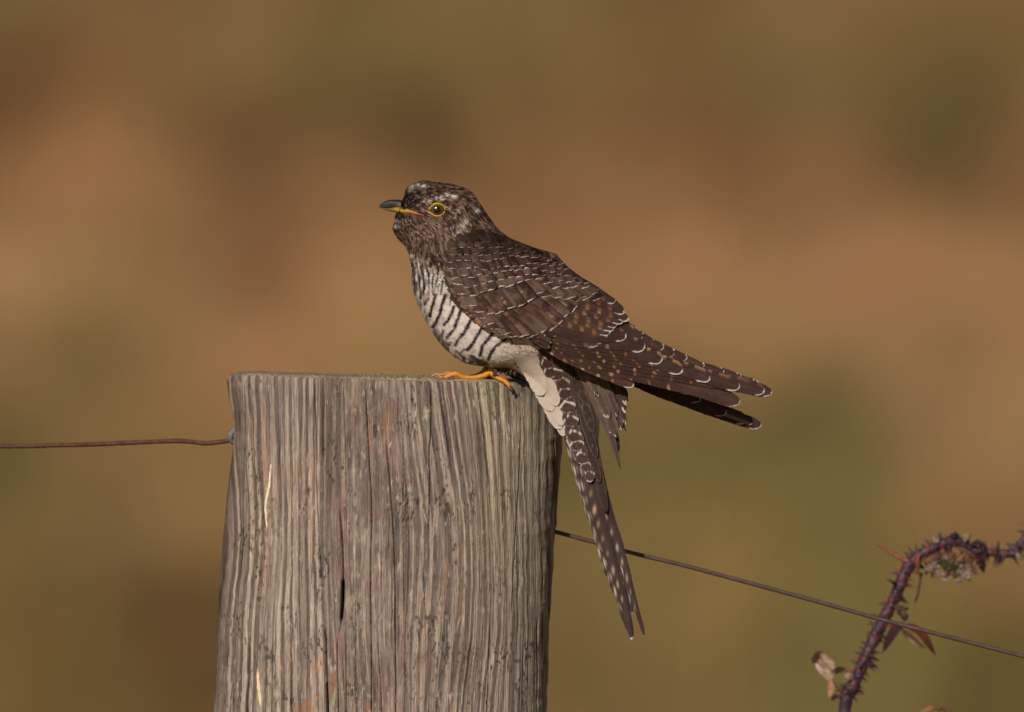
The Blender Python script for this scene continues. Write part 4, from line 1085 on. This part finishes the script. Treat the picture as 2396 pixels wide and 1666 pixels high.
def build_wing(mir):
    w = under_shell(mir)
    bagf = Bag() if mir else None
    nm = 0
    wsf = wingsurf
    def fe(name, path, W, pat, **k):
        feather(name, path, W, pat, w, dfun=wsf, mir=mir, bagto=bagf, **k)
    # primaries, outermost first
    def prim(low, tip, W, pat, off, **k):
        """low: lower-edge points (px); the vane lies above them"""
        lowp = np.array(low + [tip], float)
        q = cr_arc(lowp, np.linspace(0, 1, 7))
        T = np.gradient(q, axis=0); T /= np.linalg.norm(T, axis=1)[:, None]
        up = np.stack([T[:, 1], -T[:, 0]], -1)
        sh = W * np.array([1, 1, 1, 1, 1, .92, 0.25])[:, None]
        fe('flight_feather', q + up * sh, W, pat, base_off=off - 2, tip_off=off, camber=.05, tilt=.9, nu=15, base=.75, **k)
    if not mir:
        for i_, (tp, w_, e_) in enumerate([((1766,890), 11, .3), ((1728,874), 12, .6), ((1690,862), 12, .9), ((1645,848), 13, 1.), ((1606,830), 13, 1.), ((1578,819), 13, 1.), ((1552,806), 13, 1.), ((1530,794), 13, 1.), ((1506,781), 13, .8)]):
            q0 = (1370 + 4 * i_, 735 - 3 * i_)
            mid_ = ((q0[0] + tp[0]) / 2 + 2, (q0[1] + tp[1]) / 2 + 9 + w_ * .2)
            fe('flight_feather', [q0, mid_, (tp[0] - 20, tp[1] - 3 + w_ * .35), tp], w_, pat_primary(60, 44, 0, rw=2.4, v0=.96, edge=e_, tone=1.1), base_off=-16 + i_ * .8, tip_off=-13 + i_ * .9, camber=.05, tipr=1.6, nu=13, base=.8, seed=930 + i_, fray=4)
        prim([(1238,802),(1280,826),(1320,847),(1360,865),(1400,883),(1440,897)], (1482,905), 13, pat_primary(48, 40, 5, rw=3.0, v0=.93, tone=1.25, rufous=(.36, .21, .12)), -11, tipr=2.0, seed=900)
        prim([(1238,800),(1300,832),(1400,874),(1486,893),(1600,921),(1681,941),(1712,948)], (1731,947), 19, pat_primary(175, 46, 7, rw=3.4, v0=.965, tone=1.15), -9.5, tipr=2.6, seed=901)
        prim([(1238,798),(1300,826),(1400,864),(1500,881),(1600,897),(1700,912),(1761,923)], (1806,923), 16, pat_primary(190, 44, 8, rw=3.4, v0=.975), -8, tipr=2.6, seed=902)
        prim([(1238,796),(1300,820),(1400,855),(1500,872),(1600,887),(1700,908),(1760,921)], (1789,920), 17, pat_primary(172, 47, 8, rw=3.6, v0=.97, edge=.3), -6.5, tipr=2.2, seed=903)
        prim([(1238,794),(1300,815),(1400,847),(1500,863),(1580,877),(1660,898)], (1731,910), 17, pat_primary(110, 44, 8, rw=4.0, v0=.95, edge=.5), -5, tipr=1.8, seed=904)
        prim([(1238,792),(1300,811),(1400,839),(1480,851),(1560,868),(1620,884)], (1661,890), 17, pat_primary(80, 47, 7, rw=4.0, v0=.94, edge=.7), -3.5, tipr=1.6, seed=905)
        prim([(1238,790),(1300,808),(1400,831),(1470,843),(1540,861)], (1597,872), 17, pat_primary(78, 44, 6, rw=4.0, v0=.93, edge=.8), -2, tipr=1.5, seed=906)
        prim([(1250,788),(1320,806),(1400,822),(1460,833),(1510,845)], (1550,847), 17, pat_primary(84, 44, 5, rw=4.0, v0=.92, edge=.9), -.5, tipr=1.45, seed=907)
        prim([(1270,786),(1340,804),(1400,813),(1450,820)], (1510,817), 17, pat_primary(90, 42, 4, rw=4.0, v0=.90, edge=.8), 1.0, tipr=1.4, seed=908)
        prim([(1290,782),(1350,798),(1400,803),(1435,798)], (1467,790), 16, pat_primary(200, 42, 2, rw=3.6, v0=.88, edge=.5), 2.5, tipr=1.3, seed=909)
    else:
        for i, (tip, W) in enumerate([((1560,900), 15), ((1640,935), 16), ((1700,966), 17), ((1749,985), 17), ((1781,997), 15)]):
            b0 = (1330 + 12 * i, 800 + 5 * i)
            q = [(b0[0], b0[1], 60), (1410, 838 + 2 * i, 58), (1500, 872 + 6 * i, 54), ((1500 + tip[0]) / 2, (880 + 6 * i + tip[1]) / 2 , 48), (tip[0], tip[1], 40)]
            feather('flight_feather', [(a_, b_ , c_ + i * 1.5) for a_, b_, c_ in q], W, pat_primary(60, 44, 0, rw=3.4, v0=.95, tone=.8, edge=.0), w, base_off=0, tip_off=0, camber=-.05, tipr=2.2, seed=950 + i, mir=True, base=.8)
        # pale inner vane seen at the tip
        feather('flight_feather', [(1600,935,50),(1660,953,48),(1720,974,46),(1762,991,43)], 8, lambda u, v, L, W, s: mixc((0.05, .035, .03), (0.20, 0.14, 0.11), sstep(.3, .8, v) * (u > 0)), w, base_off=-2, tip_off=-1, tipr=2.2, seed=970, mir=True)
    # small primary coverts peeping out below the tertials
    for i, tp in enumerate([(1262,790),(1276,786),(1290,802),(1298,788),(1286,812)]):
        fe('covert_feather', [(tp[0] - 46, tp[1] - 24), (tp[0] - 22, tp[1] - 11), tp], 9, pat_covert(.6, 2.4, 0, .2), base_off=-4, tip_off=2.2, seed=860 + i)
    # tertials and greater coverts with rufous bars, stacked
    ter = [((1250,762),(1330,795),(1402,801),13,0,2), ((1262,752),(1340,782),(1413,795),12,6,3), ((1272,744),(1350,772),(1421,787),12,0,4), ((1284,736),(1360,762),(1429,777),12,8,4),
           ((1296,728),(1368,752),(1437,767),12,2,4), ((1306,718),(1376,742),(1446,759),12,10,4), ((1318,706),(1388,732),(1458,751),12,4,4), ((1330,694),(1398,720),(1472,744),13,12,4), ((1344,674),(1404,702),(1462,728),14,4,3), ((1352,660),(1396,684),(1442,704),13,0,2)]
    for i, (a_, b_, c_, W, of, n_) in enumerate(ter):
        fe('tertial_feather', [a_, b_, c_], W, pat_barred(of + 3, n_, 29., rw=2.8, amp=1.0 if 1 < i < 8 else .45), base_off=-3 + i * .25, tip_off=1.6 + i * .25, camber=.07, tilt=.6, tipr=1.3, base=.7, pe=2.6, fray=4, nu=13, seed=820 + i)
    sd_ = 0
    for ri, (tips, a0, a1, L, W, kw, off) in reversed(list(enumerate(ROWS))):
        pts = interp_row(tips, W * 1.36)
        m = len(pts)
        order = list(range(m))
        for i in order:
            sd_ += 1
            rg = random.Random(sd_ * 13 + 5)
            f = i / (m - 1)
            ang = R(a0 + (a1 - a0) * f + rg.uniform(-5, 5))
            LL = L * rg.uniform(.92, 1.1); WW = W * rg.uniform(.92, 1.1)
            tx_, ty_ = pts[i][0] + rg.uniform(-3, 3), pts[i][1] + rg.uniform(-2.2, 2.2)
            fy_ = ty_ - LL * math.sin(ang); lim = np.interp(fy_, [540, 556, 575, 596, 640, 670, 694, 730, 760], [1100, 1075, 1050, 1034, 1046, 1053, 1063, 1095, 1130])
            if tx_ - LL * math.cos(ang) < lim: LL = max(20, (tx_ - lim) / math.cos(ang))
            bx0, by0 = tx_ - LL * math.cos(ang), ty_ - LL * math.sin(ang)
            mxp = ((tx_ + bx0) / 2 + math.sin(ang) * 2.5, (ty_ + by0) / 2 - math.cos(ang) * 2.5)
            tg_ = pts[min(i + 1, m - 1)] - pts[max(i - 1, 0)]; rho_ = math.atan2(tg_[1], tg_[0])
            sh_ = -max(-.9, min(.9, math.tan(max(-1.2, min(1.2, rho_ - ang + math.pi / 2))))) * .42
            k2 = dict(kw); k2['rw'] = kw['rw'] * rg.uniform(1.0, 1.5)
            fe('covert_feather', [(bx0, by0), mxp, (tx_, ty_)], WW, pat_covert(**k2), base_off=off * .55 - 3.5, tip_off=off * .55 + 1.6 + rg.uniform(-.3, .3), tilt=-.9, camber=.05, tipr=.26, base=.72, nv=38, nu=13, pe=2.6, fray=2.4, mw=.62, sh=sh_ * 1.7, seed=100 + sd_)
    if mir:
        tag(bagf.build('covert_feathers', M_feather, w), kind='stuff')
    return w
wing_near = build_wing(False)
wing_far = build_wing(True)
bag2 = Bag()
re_ = random.Random(8)
edge_ = cr([(1036,592),(1044,612),(1050,645),(1060,682),(1090,718),(1128,750),(1172,780)], 90)
for i in range(70):
    ex_, ey_ = edge_[re_.randrange(90)]
    a_ = R(re_.uniform(40, 78) if ey_ < 700 else re_.uniform(28, 50)); L_ = re_.uniform(14, 26)
    xs0, ys0 = ex_ - L_ * .75 * math.cos(a_) + re_.uniform(-3, 2), ey_ - L_ * .75 * math.sin(a_) + re_.uniform(-2, 2)
    w0 = re_.random()
    cc_ = (0.52, 0.44, 0.38) if w0 < 0 else (0.07, 0.048, 0.040) if w0 < .55 else (0.17, 0.13, 0.11)
    feather('breast_plume', [(xs0, ys0), (xs0 + L_ * .5 * math.cos(a_), ys0 + L_ * .5 * math.sin(a_)), (xs0 + L_ * math.cos(a_), ys0 + L_ * math.sin(a_))], re_.uniform(1.8, 3.6),
            lambda u, v, L, W, s, c_=cc_: mixc(np.array(c_), np.array(c_) * .75, fbm(u * 2 + s, v * 5, s)), body_o, dfun=wingsurf, base_off=-1, tip_off=3.5, tipr=3, nv=8, nu=4, fray=2, seed=1200 + i, bagto=bag2)
for i in range(420):
    ex_, ey_ = re_.uniform(1190, 1300), re_.uniform(780, 905)
    lo_ = 800 + .62 * (ex_ - 1200); 
    if not (lo_ - 22 < ey_ < lo_ + 62 and ey_ < 862 + .9 * max(0, ex_ - 1225)): continue
    a_ = R(re_.uniform(38, 68)); L_ = re_.uniform(16, 34)
    g_ = re_.uniform(.80, 1.02)
    cc_ = (0.56 * g_, 0.485 * g_, 0.42 * g_) if re_.random() < .94 else (0.16, 0.13, 0.11)
    pp = [(ex_ + L_ * k * math.cos(a_), ey_ + L_ * k * math.sin(a_)) for k in (0, .5, 1)]
    feather('vent_plume', pp, re_.uniform(1.6, 3.4), lambda u, v, L, W, s, c_=cc_: mixc(np.array(c_), np.array(c_) * .8, fbm(u * 2 + s, v * 5, s)), body_o, dfun=lambda x, y: bdepth(x, y) + 1.2, base_off=-1, tip_off=.5, camber=.02, tipr=4, nv=8, nu=4, fray=2, seed=1500 + i, bagto=bag2)
tag(bag2.build('flank_plumes', M_fluff, body_o), kind='stuff')
# dark far shoulder feathers showing along the back line
for i, (pts, W) in enumerate([([(1170,545,26),(1215,556,22),(1258,576,16)], 9), ([(1210,560,16),(1256,574,12),(1300,598,8)], 9), ([(1225,572,10),(1272,588,8),(1314,610,6)], 8), ([(1240,572,4),(1286,590,2),(1330,624,0)], 10), ([(1190,556,34),(1236,572,28),(1284,596,20)], 10)]):
    feather('shoulder_feather', pts, W, pat_covert(.38, 1.0, 0, 0), wing_far, base_off=-2, tip_off=3, seed=600 + i, tipr=2)

# ---- tail
tail = None
def pat_tail(first=38., step=37., nb=12, side=1, tone=1.0, pos=.40, col=(0.42, 0.33, 0.26), sz=7, tipw=3.5):
    def f(u, v, L, W, seed):
        n = fbm(u * .8 + seed, v * L / 30, seed + 1, 3)
        c = mixc(np.array((0.032, 0.021, 0.019)) * tone, np.array((0.066, 0.047, 0.042)) * tone, n)
        s = (1 - v) * L
        for k in range(nb):
            q = s - first - step * k
            jj = hsh(np.array(seed * 9 + k), np.array(6), 3); q = q + 6 * (jj - .5)
            b = np.exp(-(np.abs((u * side - pos) / (.24 + .1 * jj)) ** 2.2) - (np.abs((q + 14 * (u * side - pos)) / (sz * (.7 + .5 * jj))) ** 2.2))
            c = mixc(c, np.asarray(col) * (.7 + .6 * hsh(np.array(seed * 3 + k), np.array(2), 3)), np.clip(b * 1.3, 0, 1) * (.35 + .5 * jj))
        return mixc(c, WHT * .8, sstep(tipw, tipw * .5, s) * (tipw > 0))
    return f
def tf(name, pts, W, pat, par, dd_=0, **k):
    return feather(name, [(a_, b_, (c_[0] if c_ else 0) + dd_ + (17 * min(1, max(0, (1290 - b_) / 230)) if name == 'tail_feather' else 0)) for a_, b_, *c_ in pts], W, pat, par, base_off=0, tip_off=0, **k)
V, F, U = tube([(1335,900,DM-4),(1352,960,DM-4),(1372,1040,DM-4),(1390,1110,DM-4)], [26, 22, 15, 5], 16, 40, flat=.45)
tail = mk('tail', V, F, M_feather, bird, col=np.full((len(V), 3), (0.06, 0.045, 0.04)), uv=U)
edgep = dict(side=1, pos=.72, sz=10, col=(0.50, 0.43, 0.37))
tf('tail_feather', [(1316,985),(1342,1085),(1370,1175),(1398,1262),(1424,1352)], 7, pat_tail(30, 35, 9, **edgep), tail, -16, tipr=3, seed=701, nu=9, base=.8)
tf('tail_feather', [(1320,985),(1347,1090),(1378,1190),(1412,1290),(1441,1390)], 8, pat_tail(40, 38, 10, **edgep), tail, -14, tipr=3, seed=711, nu=9, base=.8)
tf('tail_feather', [(1325,985),(1354,1090),(1388,1200),(1427,1320),(1466,1462)], 8, pat_tail(46, 37, 11, **edgep), tail, -11, tipr=3, seed=702, nu=9, base=.8)
tf('tail_feather', [(1334,990),(1362,1090),(1396,1200),(1436,1320),(1474,1480)], 9, pat_tail(60, 37, 11, **edgep), tail, -8, tipr=3, seed=703, nu=9, base=.8)
tf('tail_feather', [(1385,1010),(1400,1100),(1418,1200),(1446,1300),(1466,1372),(1480,1436)], 8, pat_tail(36, 74, 5, side=1, pos=-.2, col=(.66, .62, .60), sz=11), tail, -5, tipr=3, seed=704, nu=9, base=.8, taper=([0, .6, 1], [1, .8, .6]))
tf('tail_feather', [(1385,1000),(1400,1100),(1423,1200),(1449,1280),(1466,1335),(1476,1376),(1490,1426),(1499,1456),(1508,1489)], 12.5, pat_tail(70, 37, 10, pos=.45, col=(.44, .36, .29)), tail, -3, tipr=2.5, seed=705, base=.8, taper=([0, .5, .62, .76, .9, 1], [1, 1, .78, .58, .42, .3]))
tf('tail_feather', [(1358,1000),(1376,1100),(1397,1200),(1424,1290),(1449,1370),(1463,1420),(1473,1462),(1479,1498)], 14, pat_tail(98, 37, 10, pos=.30, tipw=9, col=(.40, .29, .21)), tail, 1, tipr=2.2, seed=706, base=.8, taper=([0, .5, .68, .85, 1], [1, 1, .76, .62, .5]))

# ---- tail coverts and flank plumes
def pat_scale(rw=4.0, tone=1.0, chev=30.0, wt=1.0):
    def f(u, v, L, W, seed):
        n = fbm(u * 1.2 + seed, v * L / 12, seed + 1, 3)
        c = mixc(np.array((0.044, 0.025, 0.020)) * tone, np.array((0.082, 0.052, 0.042)) * tone, n)
        c = mixc(c, (0.20, 0.15, 0.125), sstep(.6, 1, np.abs(u)) * .35)
        s_ = (1 - v) * L + 2.5 * (vn(u * 3 + seed, v * 9, seed) - .5)
        ch = sstep(3.8, 1.8, np.abs(s_ - chev + 15 * np.abs(u - .1))) * sstep(.3, .5, vn(u * 4 + seed, v * 0, seed + 2))
        return mixc(c, (0.56, 0.49, 0.45), np.clip(np.maximum(rim(u, v, L, W, seed, rw, .93) * .8, ch) * wt, 0, 1))
    return f
def pat_white(u, v, L, W, seed):
    n = fbm(u * 1.2 + seed, v * L / 20, seed + 1, 3)
    c = mixc((0.58, 0.50, 0.43), (0.44, 0.37, 0.31), n)
    return mixc(c, (0.36, 0.30, 0.24), sstep(.9, 1, np.abs(u)) * .4)
def pat_grey(tone=1.0, wt=0.0):
    def f(u, v, L, W, seed):
        n = fbm(u * 1.5 + seed, v * L / 16, seed + 1, 3)
        c = mixc(np.array((0.080, 0.054, 0.044)) * tone, np.array((0.145, 0.106, 0.088)) * tone, n)
        c = mixc(c, np.array((0.05, 0.034, 0.030)) * tone, sstep(.45, .6, v) * sstep(.7, .2, np.abs(u)) * .8)
        return mixc(c, WHT, rim(u, v, L, W, seed, 3.4, .93, tipr=2) * wt)
    return f
cov = tail
for i, (pts, W, dz) in enumerate([
   ([(1268,900),(1298,960),(1320,1020)], 10, 17), ([(1250,880),(1282,940),(1312,1004)], 15, 20), ([(1266,884),(1292,940),(1314,996)], 13, 24),
   ([(1236,858),(1266,908),(1292,962)], 17, 25), ([(1256,856),(1282,902),(1303,950)], 16, 27), ([(1212,832),(1248,872),(1270,926)], 19, 31)]):
    tf('undertail_covert', [(x, y, dz * .7 + 6 + 1.5 * j) for j, (x, y) in enumerate(pts)], W * 1.12, pat_white, cov, 0, seed=400 + i, tipr=2.0, nu=13, camber=.02, fray=2)
gp = [([(1340,850),(1358,905),(1374,965),(1389,1050),(1402,1120),(1418,1200)], 12, 15, pat_grey(.5)), ([(1352,845),(1370,905),(1384,960),(1396,1030)], 15, 17, pat_grey(.55)), ([(1330,850),(1350,905),(1366,970),(1380,1050)], 15, 18, pat_grey(.6))]
for i, (pts, W, dz, pt_) in enumerate(gp):
    tf('rump_feather', [(x, y, dz) for x, y in pts], W, pt_, cov, 0, seed=430 + i, tipr=5, base=.8, fray=8)
sc_ = [(1404,1128,8,0),(1396,1070,9,0),(1388,1010,10,0),(1376,970,11,0),(1368,940,11,0),(1358,905,11,0),(1350,884,11,0),(1389,1127,11,1),(1381,1104,10,.6),(1371,1086,14.5,1),(1360,1056,15,.7),(1353,1035,15.5,1),(1346,1000,16,.8),(1338,967,17,1),(1333,934,17,.8),(1326,912,15,.7),(1316,889,16,1),(1340,874,13,.1),(1300,884,13,.8),(1320,864,13,.2),(1292,864,12,.8)]
for i, (x, y, W, wt_) in enumerate(sc_):
    a_ = R(74 if y > 900 else 62) + R(random.Random(i).uniform(-5, 5)); L = 52 if wt_ else 125; x -= 5 if wt_ else 0
    if not wt_: a_ = R(72)
    tf('tail_covert', [(x - L * math.cos(a_), y - L * math.sin(a_), 19 + i * .4), (x - L * .5 * math.cos(a_) , y - L * .5 * math.sin(a_), 21 + i * .4), (x, y, 22 + i * .4)], W * 1.2, pat_scale(3.2, .95 if wt_ else .55, 31, wt_ if wt_ else .12), cov, 0, seed=450 + i, tipr=1.5 if wt_ else 4.5, nu=15, camber=.03, nv=34, fray=3, pe=2.2)
fp = [([(1346,850),(1384,912),(1412,975),(1434,1032),(1451,1094)], 13, 26, pat_grey(1.0), ([0, .5, .8, 1], [1, 1, .5, .25])), ([(1372,850),(1404,920),(1426,975),(1440,1023)], 14, 30, pat_grey(1.1, 1), None),
      ([(1366,856),(1394,910),(1412,950),(1424,976)], 12, 34, pat_grey(1.15, 1), None), ([(1388,860),(1420,925),(1440,968),(1455,1005)], 10, 24, pat_grey(.85, 1), None), ([(1396,862),(1420,905),(1434,945),(1441,972)], 9, 29, pat_grey(.9, 1), None),
      ([(1362,850),(1380,880),(1392,905),(1397,924)], 13, 36, pat_grey(1.2, .7), None),
      ([(1412,868),(1440,920),(1454,955),(1463,990)], 6, 18, pat_grey(.6, .8), None), ([(1420,868),(1442,900),(1455,930),(1462,960)], 7, 22, pat_grey(.5, .9), None), ([(1424,868),(1446,900),(1458,925),(1465,944)], 7, 25, pat_grey(.5, .9), None),
      ([(1430,868),(1450,895),(1462,915),(1469,932)], 5, 20, pat_grey(.4), None), ([(1400,862),(1428,915),(1446,970),(1462,1004)], 5, 16, pat_grey(.5), None), ([(1392,862),(1420,940),(1440,1010),(1449,1056)], 5, 14, pat_grey(.5), None)]
for i, (pts, W, dz, pt_, tpz) in enumerate(fp):
    tf('flank_plume', [(x, y, dz) for x, y in pts], W, pt_, cov, 0, seed=480 + i, tipr=2.4, base=.7, taper=tpz, nu=15, camber=.14, fray=13)
rt = random.Random(3)
for i in range(60):
    x0_, y0_ = rt.uniform(1156, 1204), rt.uniform(846, 864)
    a_ = R(rt.uniform(70, 115)); L_ = rt.uniform(10, 20)
    dz = rt.uniform(-24, 22)
    tone_ = rt.uniform(.5, 1.2)
    tf('thigh_feather', [(x0_, y0_, dz), (x0_ + L_ * .5 * math.cos(a_), y0_ + L_ * .5 * math.sin(a_), dz + 3), (x0_ + L_ * math.cos(a_), min(884, y0_ + L_ * math.sin(a_)), dz)], rt.uniform(2.2, 4), lambda u, v, L, W, s, t_=tone_: mixc(np.array((0.045, 0.026, 0.021)) * t_, np.array((0.11, 0.075, 0.062)) * t_, fbm(u * 2 + s, v * 5, s)), body_o, 0, seed=560 + i, tipr=3, nu=5, fray=4, camber=.02)
# dark slate plumes added to paint in the shadow under the belly
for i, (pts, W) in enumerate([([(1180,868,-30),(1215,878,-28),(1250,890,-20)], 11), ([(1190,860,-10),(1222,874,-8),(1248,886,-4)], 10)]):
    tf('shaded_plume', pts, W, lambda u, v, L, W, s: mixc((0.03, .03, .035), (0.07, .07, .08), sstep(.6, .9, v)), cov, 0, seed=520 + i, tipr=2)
